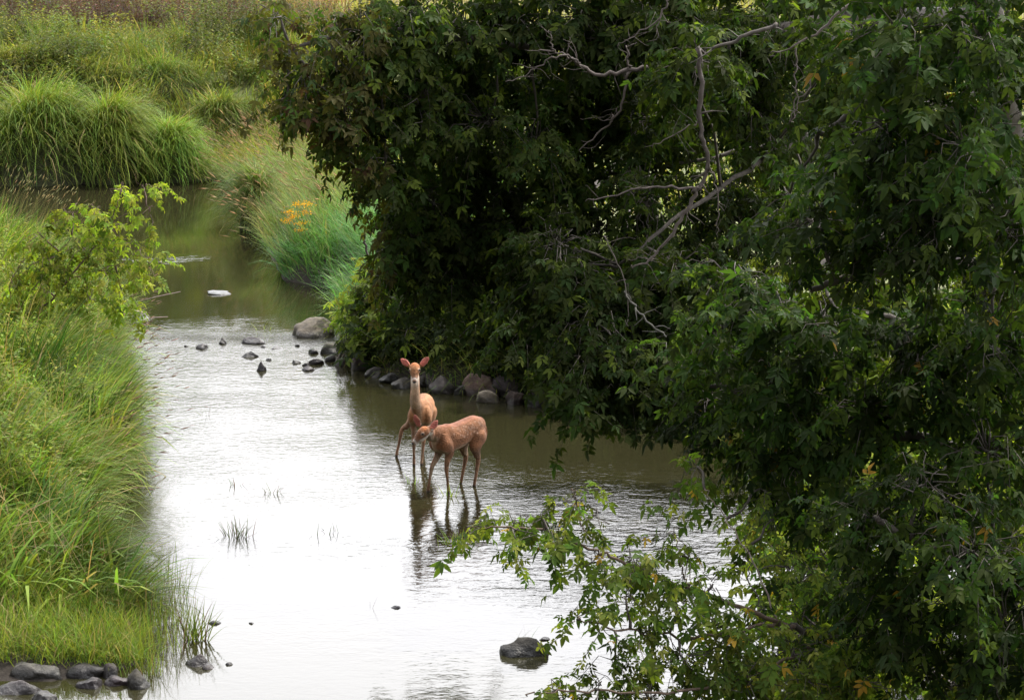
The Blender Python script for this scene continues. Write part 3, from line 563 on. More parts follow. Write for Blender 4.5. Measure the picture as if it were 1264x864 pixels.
class Tree:
    def __init__(s, name, base, label, cat='tree', group=None, bark=(.055, .046, .038)):
        s.base = np.array(base, float); s.root = empty(name, base); tag(s.root, label, cat, group); s.bark = bark
        s.skel = []; s.tw = Geo(); s.dw = Geo(); s.fr = []       # fr: leaf frames
    def limb(s, pts, r0, r1, name='limb', col=None, sides=8, smooth=3, skel=True):
        pts = np.array(pts, float); 
        for _ in range(smooth):                       # chaikin, keeps the ends
            q = [pts[0]]
            for a, b in zip(pts[:-1], pts[1:]): q += [a * .75 + b * .25, a * .25 + b * .75]
            q += [pts[-1]]; pts = np.array(q)
            if len(pts) > 40: break
        pts = pts + rng.normal(0, .010, pts.shape); n = len(pts)
        if skel: s.skel += list(pts)
        V, T, C = tube(pts, r0 + (r1 - r0) * np.linspace(0, 1, n) ** .8, sides, col if col is not None else s.bark)
        g = Geo(); g.add(V, T, C); o = g.build(name, M_BARK, s.root, True, origin=s.base); return o
    def bough(s, c, rad, n, size=1., out=None, droop=.5, nl=6, gap=True, shell=.5):
        """n leafy sprays in an ellipsoid, joined to the nearest limb by a branchlet"""
        c = np.array(c, float); rad = np.array(rad, float)
        sk = np.array(s.skel); a = sk[np.argmin(np.linalg.norm(sk - c, axis=1))]
        p = crooked(a, c, 6, .12, .05); V, T, C = tube(p, np.linspace(.018, .009, 6) * size, 4, s.bark); s.tw.add(V, T, C)
        u = unit(rng.normal(0, 1, (n, 3))); off = u * (rng.random(n) ** shell)[:, None]; B = c + off * rad
        if gap: k = sunlit_gap(B); B, off, u = B[k], off[k], u[k]
        n = len(B)
        if n == 0: return
        tone = rng.uniform(.5, 1.6); bs = rng.uniform(.8, 1.15)
        d = off * np.array([1, 1, .35]) + rng.normal(0, .35, (n, 3)) 
        if out is not None: d = d + np.array(out)
        d[:, 2] -= .15; d = unit(d); Lt = rng.uniform(.22, .48, n) * size
        # branchlets (three-sided, joined in one mesh)
        for i in range(n):
            st = c + (B[i] - c) * .25; m = (st + B[i]) / 2 + rng.normal(0, .04, 3); e = B[i] + d[i] * Lt[i] + np.array([0, 0, -droop * Lt[i] * .5])
            V, T, C = tube([st, m, B[i], e], np.array([.006, .0055, .0045, .0015]) * size, 3, s.bark); s.tw.add(V, T, C)
        # opposite leaves along each spray
        for j in range(nl):
            t = (j + .6) / nl
            q = B + d * (Lt * t)[:, None]; q[:, 2] -= droop * Lt * .5 * t * t
            for sd in (-1, 1):
                side = unit(np.cross(d, np.array([0, 0, 1.]))) * sd
                ld = side * .8 + d * (.35 + .6 * t) + rng.normal(0, .3, (n, 3)); ld[:, 2] -= rng.uniform(.3, 1.5, n) * (.5 + droop); ld = unit(ld)
                up = np.array([0, 0, 1.]) + rng.normal(0, .4, (n, 3)) + off * .5 * np.array([1, 1, 0]); nn = unit(up - (up * ld).sum(1, keepdims=True) * ld)
                s.fr.append((q.copy(), ld, nn, rng.uniform(.55, 1.3, n) * size * bs, np.full(n, tone)))
    def finish(s, base_col, var=.3, tints=(), keep=300, vis=(0, 1264, 0, 864), foliage='leaf_mass', limit=1e9):
        o_, d_, n_, sc, tn = [np.concatenate([f[i] for f in s.fr]) for i in range(5)]; n = len(o_)
        o_ = o_ + rng.normal(0, .01, o_.shape)
        col = np.tile(np.array(base_col, float), (n, 1)) * rng.uniform(1 - var, 1 + var, (n, 1)); col[:, 0] *= rng.uniform(.8, 1.3, n)
        # whole sprays vary a little too
        blot = wob(o_[:, 0] * 2.2 + o_[:, 2], o_[:, 2] * 2.7 + o_[:, 1] * .5)[:, None]; col *= (1 + .22 * blot) * tn[:, None]
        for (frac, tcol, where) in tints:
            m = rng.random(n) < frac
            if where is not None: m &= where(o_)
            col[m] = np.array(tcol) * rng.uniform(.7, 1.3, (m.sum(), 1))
        vi = rng.integers(0, len(LV), n)
        # the leaves that show largest become parts of their own: frontmost in the frame
        dep = o_[:, 1]; c, s_ = math.cos(TH), math.sin(TH); y2 = o_[:, 1] * c - (o_[:, 2] - CAMZ) * s_; z2 = o_[:, 1] * s_ + (o_[:, 2] - CAMZ) * c
        px = W0 / 2 + F * o_[:, 0] / y2; py = H0 / 2 - F * z2 / y2
        m = (px > vis[0] + 8) & (px < vis[1] - 8) & (py > vis[2] + 8) & (py < vis[3] - 8)
        order = np.argsort(-(sc / dep) * m); cell = set(); sel = []
        for i in order:                                    # spread over the picture, one per small cell
            if not m[i] or len(sel) >= keep: break
            k = (int(px[i] // 11), int(py[i] // 11))
            if k in cell: continue
            cell.add(k); sel.append(i)
        selm = np.zeros(n, bool); selm[sel] = True
        Xa = d_; Za = n_; Ya = np.cross(Za, Xa)
        pal = [(1., 1., 1.), (1.25, 1.1, .9), (.75, .85, .9), (1.1, 1.2, 1.)]
        for i in sel:
            k = int(rng.integers(0, 4)); me = leaf_mesh(int(vi[i]), tuple(np.array(base_col) * np.array(pal[k])), (s.root.name, k))
            o = bpy.data.objects.new('leaf', me); COL.objects.link(o); o.parent = s.root
            M = Matrix(((Xa[i][0], Ya[i][0], Za[i][0], o_[i][0] - s.base[0]), (Xa[i][1], Ya[i][1], Za[i][1], o_[i][1] - s.base[1]), (Xa[i][2], Ya[i][2], Za[i][2], o_[i][2] - s.base[2]), (0, 0, 0, 1)))
            o.matrix_local = M @ Matrix.Scale(float(sc[i]), 4)
        g = Geo()
        for k in range(len(LV)):
            idx = np.where((vi == k) & ~selm)[0]
            if not len(idx): continue
            V, T = LV[k]; nv = len(V)
            Wv = o_[idx][:, None] + (V[None, :, 0, None] * Xa[idx][:, None] + V[None, :, 1, None] * Ya[idx][:, None] + V[None, :, 2, None] * Za[idx][:, None]) * sc[idx][:, None, None]
            g.add(Wv.reshape(-1, 3), (np.arange(len(idx))[:, None, None] * nv + T[None]).reshape(-1, 3), np.repeat(col[idx], nv, 0))
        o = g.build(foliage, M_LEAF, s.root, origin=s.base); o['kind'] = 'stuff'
        if s.tw.V: o = s.tw.build('twig_mass', M_BARK, s.root, True, origin=s.base); o['kind'] = 'stuff'
        if s.dw.V: o = s.dw.build('dead_twigs', M_BARK, s.root, True, origin=s.base); o['kind'] = 'stuff'
        print('TREE', s.root.name, 'leaves', n)
def onground(x, y): return np.array([x, y, float(height(np.array([[x, y]]))[0]) - .05])

# A: the far overhanging tree behind the deer and the riffle
b = onground(2.2, 37.5); A = Tree('boxelder_tree', b, 'dark leafy tree behind the deer, its low boughs hanging over the bank rocks')
A.limb([b, b + [-.3, -.3, 1.5], b + [-.2, -.5, 2.8], b + [-.3, -.6, 3.3]], .18, .05, 'trunk')
A.limb([b + [-.3, -.3, 1.5], PD(620, 330, 33.5), PD(530, 360, 33.6), PD(450, 395, 34.2)], .08, .025)
A.limb([b + [-.1, -.5, 2.0], PD(640, 360, 32.2), PD(560, 370, 33.2)], .07, .03)
A.limb([b + [-.25, -.6, 2.4], PD(760, 360, 31.5), PD(880, 390, 30)], .07, .03)
BA = [(462, 395, 34.2, 20, 36, 36), (462, 435, 34.0, 14, 14, 12), (478, 370, 33.8, 34, 45, 70), (482, 418, 33.6, 28, 24, 36), (520, 360, 33.4, 45, 50, 90), (530, 398, 33, 42, 28, 56), (575, 350, 33.2, 50, 50, 100), (590, 392, 32.6, 50, 32, 76), (640, 340, 32.5, 55, 50, 100), (650, 405, 31.6, 55, 46, 100),
      (700, 350, 31.6, 60, 50, 100), (740, 420, 31, 60, 55, 110), (800, 360, 31.2, 60, 60, 110), (820, 450, 30.5, 70, 50, 110), (705, 455, 31, 40, 24, 50), (880, 400, 30, 70, 70, 110), (760, 490, 30, 50, 26, 60), (640, 425, 31.8, 34, 16, 30), (900, 500, 29, 70, 40, 80)]
for (px, py, D, rw, rh, n) in BA:
    k = F / D; A.bough(PD(px, py, D), (rw / k, 1.0, rh / k), int(n * .95), 1.15, droop=.8, nl=6)
A.finish((.024, .038, .010), .35, [(.3, (.09, .12, .025), lambda p: p[:, 0] < -1.75), (.08, (.11, .14, .03), None)])  # left-edge leaves tinted yellow-green, sunlight put into their colour

# B: the tree whose long limbs reach left across the top
b = onground(6.2, 27.5); B = Tree('boxelder_tree', b, 'tree with bare dead branches and brownish leaf tips reaching left over the river')
B.limb([b, b + [-.6, -.6, 2.2], b + [-1.1, -1.4, 4.2], b + [-1.8, -2, 6.3]], .26, .14, 'trunk')
B.limb([b + [-1.1, -1.4, 4.2], PD(1050, 20, 24.5), PD(960, 40, 24.2), PD(800, 60, 24), PD(640, 60, 23.8), PD(520, 40, 23.6), PD(430, 40, 23.4), PD(360, 60, 23.2)], .10, .012, col=(.05, .042, .036))
B.limb([b + [-.9, -1.1, 3.4], PD(1000, 160, 24), PD(860, 250, 23), PD(760, 330, 22.5)], .04, .012)
B.limb([b + [-1.4, -1.7, 5.2], PD(900, -60, 24), PD(700, -60, 24), PD(540, -40, 23.8)], .09, .02)
B.limb([b + [-.9, -1.1, 3.4], PD(900, 190, 25), PD(740, 220, 25), PD(600, 230, 25), PD(500, 250, 24.7)], .028, .010)
B.limb([b + [-.7, -.8, 2.4], PD(1000, 330, 23.5), PD(850, 400, 22.5), PD(720, 440, 22)], .045, .012)
k = F / 23.5
BB = [(345, 20, 23.2, 26, 30, 16), (375, 90, 23.2, 28, 40, 22), (352, 125, 23.1, 18, 24, 9), (400, 145, 23.2, 28, 36, 22), (410, 50, 23.3, 34, 44, 32), (445, 120, 23.4, 32, 50, 42), (455, 45, 23.5, 40, 50, 60), (435, 185, 23.2, 18, 22, 9), (475, 205, 23.3, 24, 28, 18),
      (510, 20, 23.6, 45, 38, 60), (520, 130, 23.6, 42, 45, 60), (570, 30, 23.8, 45, 40, 60), (600, 150, 23.8, 50, 40, 60), (640, 20, 24, 50, 40, 60), (660, 180, 24, 40, 45, 50),
      (720, 20, 24, 55, 40, 70), (800, 20, 24, 55, 50, 80), (880, 40, 24, 55, 60, 90), (860, 75, 22.5, 40, 40, 50), (960, 60, 24, 60, 60, 90), (930, 130, 24, 55, 60, 80), (800, 240, 24, 50, 60, 70),
      (700, 330, 22.5, 60, 45, 90), (690, 300, 22.5, 40, 36, 50), (760, 380, 22.3, 60, 45, 90), (830, 330, 22.5, 55, 40, 80), (730, 395, 22, 50, 34, 70), (800, 430, 22, 55, 40, 80), (715, 440, 21.8, 40, 28, 50), (712, 485, 21.7, 20, 16, 16), (775, 470, 21.8, 40, 26, 40), (870, 410, 22, 60, 55, 80), (865, 470, 21.5, 45, 34, 50), (1060, 50, 22, 60, 60, 80), (1050, 120, 22, 50, 40, 50),
      (500, 290, 24.6, 26, 36, 36), (478, 340, 24.5, 16, 24, 12), (520, 330, 24.7, 30, 30, 34), (560, 330, 24.8, 40, 30, 50),
      (510, 280, 24.6, 30, 34, 36), (520, 240, 24.8, 45, 45, 70), (560, 180, 25, 50, 45, 70), (492, 180, 24.4, 34, 46, 46), (570, 270, 25, 50, 40, 70), (620, 230, 25, 50, 50, 80), (600, 90, 24.6, 50, 50, 60), (520, 80, 24.4, 45, 45, 60), (680, 110, 25, 60, 50, 80), (640, 290, 24.6, 50, 35, 60), (740, 130, 25.2, 50, 45, 60), (740, 290, 24.5, 50, 45, 70), (520, 310, 24.8, 36, 24, 30),
      (1000, 30, 27.5, 80, 60, 110), (1120, 10, 27.5, 90, 70, 120), (1230, 40, 27, 90, 80, 120), (900, 20, 27.5, 60, 50, 80), (880, 130, 27, 60, 60, 90), (960, 160, 27, 60, 60, 90), (1080, 130, 27, 80, 70, 110), (1200, 180, 27, 90, 90, 130), (1060, 250, 27, 80, 60, 100), (1200, 330, 26.5, 90, 70, 120), (800, 130, 27, 50, 50, 60), (1270, 480, 25, 70, 90, 120), (780, 20, 26.5, 50, 40, 50), (720, 180, 26, 30, 26, 24),
      (712, 232, 24.8, 32, 34, 50), (800, 150, 25, 60, 60, 90), (740, 60, 25, 50, 50, 70), (850, 300, 24.5, 50, 60, 80),
      (600, -70, 24, 90, 50, 60), (750, -80, 24.2, 90, 60, 80), (900, -80, 24.5, 90, 60, 90), (1040, -20, 25, 80, 70, 90), (1000, 250, 25, 90, 100, 140), (900, 260, 24.5, 50, 90, 100)]
for (px, py, D, rw, rh, n) in BB:
    k = F / D; B.bough(PD(px, py, D), (rw / k, .6, rh / k), int(n * .85), .95, droop=1.0, nl=5)
# bare dead branches
def dead(pts, r0, r1, col=(.075, .060, .052)):
    P = [PD(*p) for p in pts]; o = B.limb(P, r0, r1, 'dead_branch', col, 6, 2, False)
    for i in range(1, len(P)):                       # fine broken side twigs
        for _ in range(2):
            a = P[i - 1] + (P[i] - P[i - 1]) * rng.random(); d = rng.normal(0, 1, 3) * np.array([1, .4, .9]); e = a + unit(d) * rng.uniform(.06, .28)
            V, T, C_ = tube(crooked(a, e, 5, .25), np.linspace(max(r1 * .8, .003), .0012, 5), 4, col); B.dw.add(V, T, C_)
    return o
D1 = 22.9
dead([(800, 84, D1), (760, 88, D1), (736, 95, D1), (716, 78, D1), (700, 70, D1), (684, 64, D1), (664, 62, D1)], .026, .006)
dead([(684, 64, D1), (681, 50, D1), (678, 38, D1)], .010, .003); dead([(716, 78, D1), (690, 66, D1 - .1), (664, 82, D1), (652, 94, D1), (622, 102, D1)], .012, .003)
dead([(776, 86, D1), (776, 66, D1), (774, 56, D1), (786, 54, D1)], .013, .004); dead([(776, 86, D1), (772, 110, D1), (766, 138, D1), (742, 164, D1), (714, 186, D1)], .018, .004)
dead([(758, 144, D1), (744, 150, D1), (732, 142, D1)], .007, .002); dead([(700, 70, D1), (700, 58, D1), (704, 50, D1)], .007, .002)
dead([(825, 0, D1), (815, 22, D1), (800, 36, D1), (780, 46, D1), (762, 58, D1)], .012, .003); dead([(812, 28, D1), (810, 50, D1)], .006, .003)
D2 = 21.8
dead([(864, 60, D2), (866, 110, D2), (862, 150, D2), (870, 180, D2), (876, 206, D2), (866, 228, D2), (858, 236, D2)], .025, .017, (.068, .055, .048))
dead([(860, 234, D2), (828, 230, D2), (792, 232, D2), (756, 242, D2), (724, 246, D2)], .016, .004); dead([(858, 236, D2), (848, 262, D2), (828, 290, D2), (806, 320, D2), (780, 332, D2)], .024, .007)
dead([(806, 320, D2), (790, 318, D2), (776, 322, D2)], .008, .003); dead([(876, 206, D2), (884, 220, D2), (886, 250, D2), (886, 292, D2)], .010, .004)
dead([(862, 152, D2), (846, 158, D2), (830, 170, D2), (806, 180, D2)], .010, .003)
dead([(770, 362, 21), (785, 380, 21), (802, 398, 21), (820, 416, 21)], .010, .008, (.075, .072, .062)); dead([(745, 290, 21.5), (760, 320, 21.4), (775, 350, 21.3), (775, 400, 21.3)], .006, .004)
dead([(1080, -10, 20), (1040, 12, 20), (1010, 40, 20), (975, 60, 20), (950, 68, 20)], .018, .005); dead([(983, 60, 20), (982, 90, 20), (984, 120, 20), (978, 150, 20)], .008, .004)
dead([(1010, 75, 20), (1000, 105, 20), (985, 125, 20), (975, 150, 20)], .009, .003); dead([(960, 30, 21), (930, 42, 21), (905, 50, 21), (880, 60, 21)], .020, .013, (.07, .06, .052))
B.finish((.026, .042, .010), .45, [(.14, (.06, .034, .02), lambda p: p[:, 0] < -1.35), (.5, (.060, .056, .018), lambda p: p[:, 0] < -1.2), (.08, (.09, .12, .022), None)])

# C: the near tree filling the right side
b = onground(5.6, 17.5); C = Tree('boxelder_tree', b, 'nearest tree filling the right edge, with large drooping blue-green leaves')
C.limb([b, b + [-.2, -.2, 2], b + [-.6, -.6, 4.2], b + [-.9, -.9, 6.8]], .22, .12, 'trunk')
C.limb([b + [-.2, -.2, 2], PD(1250, 330, 15.5), PD(1120, 320, 15), PD(1000, 360, 15)], .07, .015)
C.limb([b + [-.5, -.5, 3.6], PD(1240, 80, 15), PD(1120, 90, 14.8), PD(1010, 170, 15)], .07, .015)
C.limb([b + [-.1, -.1, 1.2], PD(1250, 560, 16), PD(1120, 540, 16), PD(980, 500, 16.5), PD(860, 470, 17)], .07, .012)
C.limb([b + [-.6, -.6, 4.4], PD(1230, -120, 15), PD(1080, -140, 15.2)], .07, .02)
C.limb([b + [-.05, -.1, .8], PD(1260, 700, 15), PD(1150, 680, 14.5), PD(1080, 640, 14.5)], .06, .015)
BC = [(1110, 40, 14.6, 70, 55, 60), (1200, 60, 14.4, 70, 70, 70), (1100, 150, 14.6, 75, 45, 55), (1190, 180, 14.2, 75, 60, 75), (1060, 200, 14.8, 60, 45, 45), (1240, 280, 14.2, 50, 70, 60), (1150, 260, 14.4, 70, 55, 65), (1010, 270, 15, 50, 45, 40), (975, 240, 15.2, 30, 30, 16), (1080, 310, 14.8, 60, 50, 50),
      (940, 380, 16.5, 60, 45, 55), (1020, 400, 16.2, 65, 55, 60), (900, 340, 16.8, 45, 30, 30), (890, 420, 17, 50, 40, 42), (960, 470, 16.5, 65, 50, 65), (1060, 500, 16, 70, 55, 75), (880, 485, 17.2, 45, 34, 36), (935, 535, 17, 50, 32, 38), (845, 445, 17.4, 32, 30, 20), (980, 570, 16.5, 60, 50, 60), (1130, 430, 15.8, 70, 70, 80), (1220, 420, 15.5, 70, 80, 80),
      (1220, 560, 15.2, 70, 70, 80), (1140, 600, 14.6, 70, 50, 60), (1080, 640, 14.8, 55, 45, 45), (1200, 680, 14.4, 80, 60, 80), (1240, 780, 14.5, 70, 80, 70), (1120, 740, 15, 80, 70, 80), (1040, 720, 16, 60, 60, 60),
      (1200, -90, 15, 120, 90, 90), (1060, -110, 15.2, 100, 80, 80), (1320, 100, 15, 90, 200, 120), (1330, 500, 15.5, 90, 200, 120), (1340, 800, 15, 90, 100, 60)]
for (px, py, D, rw, rh, n) in BC:
    k = F / D; C.bough(PD(px, py, D), (rw / k, .55, rh / k), int(n * .64), .80, droop=.95, nl=5)
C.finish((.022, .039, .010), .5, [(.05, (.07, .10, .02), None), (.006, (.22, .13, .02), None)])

# E: thicket on the right bank between the trees, sunlight put into its leaf colour
b = onground(4.6, 22.5); E = Tree('bank_thicket', b, 'thicket of leaves coloured a sunlit yellow-green on the right bank showing between the dark trees', 'bush')
E.limb([b, b + [0, 0, 1], b + [-.2, -.2, 2.6]], .08, .04, 'trunk')
E.limb([b + [0, 0, .8], PD(1050, 560, 21), PD(960, 600, 20.5)], .05, .015); E.limb([b + [-.1, -.1, 1.4], PD(1150, 400, 21), PD(1030, 380, 21)], .05, .015); E.limb([b + [0, 0, .5], PD(1200, 760, 18), PD(1050, 740, 18)], .05, .015)
BE = [(1000, 340, 22, 70, 50, 60), (1080, 370, 22, 70, 60, 70), (1180, 380, 22, 80, 70, 80), (1000, 440, 21.5, 80, 60, 80), (1120, 480, 21, 90, 70, 90), (1230, 500, 21, 80, 80, 80), (960, 540, 20.5, 60, 50, 60), (1060, 590, 20, 80, 60, 80), (1180, 620, 19.5, 90, 80, 90), (960, 620, 19.5, 50, 50, 50), (1000, 700, 18.5, 60, 60, 70), (1100, 740, 18, 80, 70, 80), (1210, 800, 17.5, 80, 80, 80), (1010, 800, 17.5, 70, 70, 80), (1270, 640, 19, 80, 120, 80), (1270, 330, 22, 80, 100, 80)]
for (px, py, D, rw, rh, n) in BE:
    k = F / D; E.bough(PD(px, py, D), (rw / k, .6, rh / k), int(n * .8), 1.0, droop=.6, nl=5)
E.finish((.075, .108, .017), .55, [(.22, (.24, .28, .035), None)])

# D: the low branch reaching out over the near water
b = onground(4.3, 16.6); Dt = Tree('boxelder_sapling', b, 'young leaning tree at the bottom right with a lit leafy branch reaching over the ripples', 'tree')
Dt.limb([b, PD(1180, 840, 16), PD(1050, 790, 15.8), PD(960, 770, 15.6)], .035, .02, 'trunk')
Dt.limb([PD(980, 775, 15.6), PD(900, 745, 15.5), PD(820, 715, 15.4), PD(770, 695, 15.3), PD(720, 672, 15.2), PD(690, 655, 15.2), PD(620, 650, 15.2), PD(580, 652, 15.2)], .018, .004, col=(.10, .07, .05))
Dt.limb([PD(745, 680, 15.3), PD(716, 650, 15.2), PD(712, 625, 15.2), PD(708, 605, 15.2)], .007, .003, col=(.10, .07, .05))
Dt.limb([PD(850, 725, 15.5), PD(838, 690, 15.4), PD(830, 655, 15.4)], .007, .003, col=(.13, .10, .06))
Dt.limb([PD(960, 770, 15.6), PD(860, 790, 15.2), PD(780, 780, 15), PD(712, 764, 14.9)], .014, .004, col=(.10, .07, .05))
Dt.limb([PD(1000, 800, 15.6), PD(860, 860, 14.8), PD(740, 850, 14.6), PD(650, 855, 14.5)], .014, .004, col=(.10, .07, .05))
Dt.limb([PD(960, 770, 15.6), PD(930, 690, 15.8), PD(890, 630, 16), PD(868, 604, 16)], .008, .003, col=(.22, .18, .15))
Dt.limb([PD(940, 760, 15.6), PD(925, 700, 15.8), PD(920, 660, 15.8)], .007, .003)
BD = [(595, 650, 15.2, 22, 9, 14), (632, 650, 15.2, 26, 11, 18), (670, 640, 15.2, 22, 14, 16), (710, 612, 15.2, 18, 14, 12), (735, 635, 15.2, 16, 16, 8), (700, 660, 15.2, 26, 14, 12), (735, 690, 15.3, 22, 18, 12), (780, 690, 15.3, 26, 22, 15),
      (800, 705, 15.3, 24, 30, 14), (830, 660, 15.4, 18, 26, 10), (850, 690, 15.4, 18, 20, 8), (772, 735, 15.1, 34, 20, 12), (745, 768, 14.9, 36, 14, 11), (712, 764, 14.9, 18, 9, 5), (790, 782, 15, 34, 24, 15), (840, 750, 15.2, 36, 30, 24), (880, 720, 15.5, 24, 26, 12),
      (760, 815, 14.9, 30, 22, 14), (840, 810, 15, 50, 36, 40), (900, 780, 15.2, 46, 40, 40), (920, 840, 15, 60, 40, 50), (680, 855, 14.6, 32, 12, 9), (740, 850, 14.6, 30, 14, 8), (800, 860, 14.7, 40, 22, 24), (860, 575, 16.2, 24, 16, 12), (955, 640, 16, 24, 22, 13), (975, 700, 15.9, 32, 34, 26), (980, 800, 15.5, 60, 60, 60), (1060, 840, 15.4, 60, 50, 50), (990, 760, 16, 50, 50, 40), (950, 610, 16.5, 40, 30, 26), (1000, 840, 15.2, 50, 30, 44), (1060, 790, 15.6, 40, 30, 34), (1130, 800, 15.2, 50, 34, 34), (1190, 845, 15.2, 60, 34, 40), (1240, 800, 15.4, 40, 40, 30)]
for (px, py, D, rw, rh, n) in BD:
    k = F / D; Dt.bough(PD(px, py, D), (rw / k, .35, rh / k), max(3, int(n * .52)), .64, droop=.9, nl=4, gap=False)
Dt.finish((.085, .125, .026), .3, [(.12, (.24, .25, .06), None), (.02, (.4, .25, .04), None)])

# left sapling, yellow-green, leaning to the river
b = onground(-6.75, 31.8); S = Tree('yellow_sapling', b, 'yellow-green sapling leaning right from the left bank over the pool', 'sapling', bark=(.12, .08, .06))
S.limb([b, PD(14, 396, 31.4), PD(60, 376, 31.2), PD(84, 345, 31), PD(110, 315, 31), PD(132, 280, 31), PD(150, 240, 31)], .022, .006, 'trunk', sides=6)
S.limb([PD(14, 396, 31.4), PD(60, 330, 31.3), PD(90, 290, 31.2)], .010, .004); S.limb([PD(84, 345, 31), PD(130, 330, 30.9), PD(185, 315, 30.8)], .009, .004)
S.limb([PD(14, 396, 31.4), PD(10, 350, 31.4), PD(30, 320, 31.3)], .010, .004); S.limb([PD(132, 280, 31), PD(160, 260, 31), PD(190, 255, 31)], .006, .003)
BS = [(150, 232, 31, 22, 12, 7), (178, 232, 31, 16, 12, 5), (185, 262, 31, 14, 14, 4), (120, 268, 31, 24, 16, 8), (90, 262, 31.2, 18, 12, 6), (140, 290, 31, 30, 16, 10), (175, 305, 30.9, 22, 16, 8), (185, 330, 30.8, 14, 14, 5), (100, 305, 31, 30, 20, 12), (60, 320, 31.2, 32, 22, 14), (130, 335, 31, 34, 20, 14), (20, 345, 31.3, 30, 26, 14), (60, 360, 31.2, 34, 22, 14), (110, 368, 31, 34, 18, 12), (150, 358, 31, 20, 16, 7), (10, 385, 31.2, 22, 18, 8), (50, 290, 31.2, 22, 14, 7)]
for (px, py, D, rw, rh, n) in BS:
    k = F / D; S.bough(PD(px, py, D), (rw / k, .35, rh / k), int(n * 1.2), .78, droop=.9, nl=5, gap=False)
S.finish((.135, .175, .03), .45, [(.12, (.26, .25, .05), None)])
# lit willow-like bush at the water edge by the riffle
b = onground(-2.0, 36.0); U = Tree('bank_bush', b, 'small bright yellow-green bush at the water edge right of the riffle boulders', 'bush')
U.limb([b, b + [-.1, -.1, .6], b + [-.2, -.2, 1.1]], .03, .015, 'trunk')
for (px, py, D, rw, rh, n) in [(438, 362, 36.0, 18, 20, 16), (436, 385, 35.8, 14, 14, 9), (452, 340, 36, 20, 20, 14), (462, 405, 35.2, 14, 18, 10)]:
    k = F / D; U.bough(PD(px, py, D), (rw / k, .3, rh / k), n, .8, droop=.5, nl=5)
U.finish((.17, .22, .04), .3, [])

# distant wood beyond the field (its reflection greens the pool)
g = Geo(); q = np.column_stack([np.concatenate([np.linspace(-72, 72, 75) + o for o in (0, .7, 1.3, .4)]) + rng.uniform(-.8, .8, 300), np.repeat([129., 134., 139., 146.], 75) + rng.uniform(-2, 2, 300)])
for i, (x, y) in enumerate(q):
    hgt = rng.uniform(15.5, 19.5) - 3; n = 140; u = unit(rng.normal(0, 1, (n, 3))) * (rng.random(n) ** .4)[:, None]
    c = np.array([x, y, float(height(np.array([[x, y]]))[0]) + hgt * .55]); P = c + u * np.array([3.2, 3.2, hgt * .5]); s1 = unit(rng.normal(0, 1, (n, 3))); s2 = unit(np.cross(s1, rng.normal(0, 1, (n, 3)))); r_ = rng.uniform(.5, 1.1, n)[:, None]
    V = np.stack([P - s1 * r_, P + s2 * r_ * .7, P + s1 * r_, P - s2 * r_ * .7], 1).reshape(-1, 3)
    g.add(V, (np.arange(n)[:, None, None] * 4 + np.array([(0, 1, 2), (0, 2, 3)])[None]).reshape(-1, 3), np.repeat(jit((.11, .16, .03), n, .35), 4, 0))
tag(g.build('distant_wood', M_LEAF), 'distant wood beyond the field, only mirrored in the green pool', 'wood', kind='stuff')

# goldenrod on the right bank
b = PD(372, 300, 42.5); b[2] = height(np.array([[b[0], b[1]]]))[0]; gr = empty('goldenrod_plant', b); tag(gr, 'yellow-flowered plant leaning over the pool from the right bank grass', 'flower')
for (px, py) in [(362, 268), (378, 262), (372, 276), (355, 272), (366, 252), (380, 252), (358, 262), (372, 284)]:
    t = PD(px, py, 42.3) ; V, T, Cc = tube(crooked(b + rng.normal(0, .05, 3), t, 5, .06, .08), np.linspace(.006, .003, 5), 4, (.13, .17, .05)); g = Geo(); g.add(V, T, Cc); g.build('stem', M_BARK, gr, origin=b)
    n = 60; u = rng.normal(0, 1, (n, 3)) * np.array([.06, .05, .026]); P = t + u; s1 = unit(rng.normal(0, 1, (n, 3))); s2 = unit(np.cross(s1, rng.normal(0, 1, (n, 3)))); r_ = .014
    V = np.stack([P - s1 * r_, P + s2 * r_, P + s1 * r_, P - s2 * r_], 1).reshape(-1, 3); g = Geo()
    g.add(V, (np.arange(n)[:, None, None] * 4 + np.array([(0, 1, 2), (0, 2, 3)])[None]).reshape(-1, 3), np.repeat(jit((.62, .38, .025), n, .3), 4, 0)); g.build('flower_head', M_PETAL, gr, origin=b)['kind'] = 'stuff'
# driftwood at the left bank rock
def stick(pts, r0, r1, label, col=(.30, .24, .2), name='driftwood'):
    P = np.array(pts); V, T, Cc = tube(P, np.linspace(r0, r1, len(P)), 6, col); g = Geo(); g.add(V, T, Cc); o = g.build(name, M_BARK, None, True, origin=P[0]); o.location = P[0]; return tag(o, label, 'stick')
c = PZ(150, 398)
stick([PZ(150, 392, .12), PZ(165, 384, .2), PZ(180, 386, .16), PZ(187, 395, .0)], .02, .01, 'bent driftwood stick arching over the dark rock at the left bank')
stick([PZ(168, 398, .05), PZ(190, 392, .08), PZ(207, 391, .1)], .012, .005, 'low straight driftwood stick pointing right from the dark rock')
stick([PZ(172, 372, .3), PZ(195, 366, .35), PZ(223, 360, .45)], .010, .005, 'thin pale stick rising over the pool from the left bank')

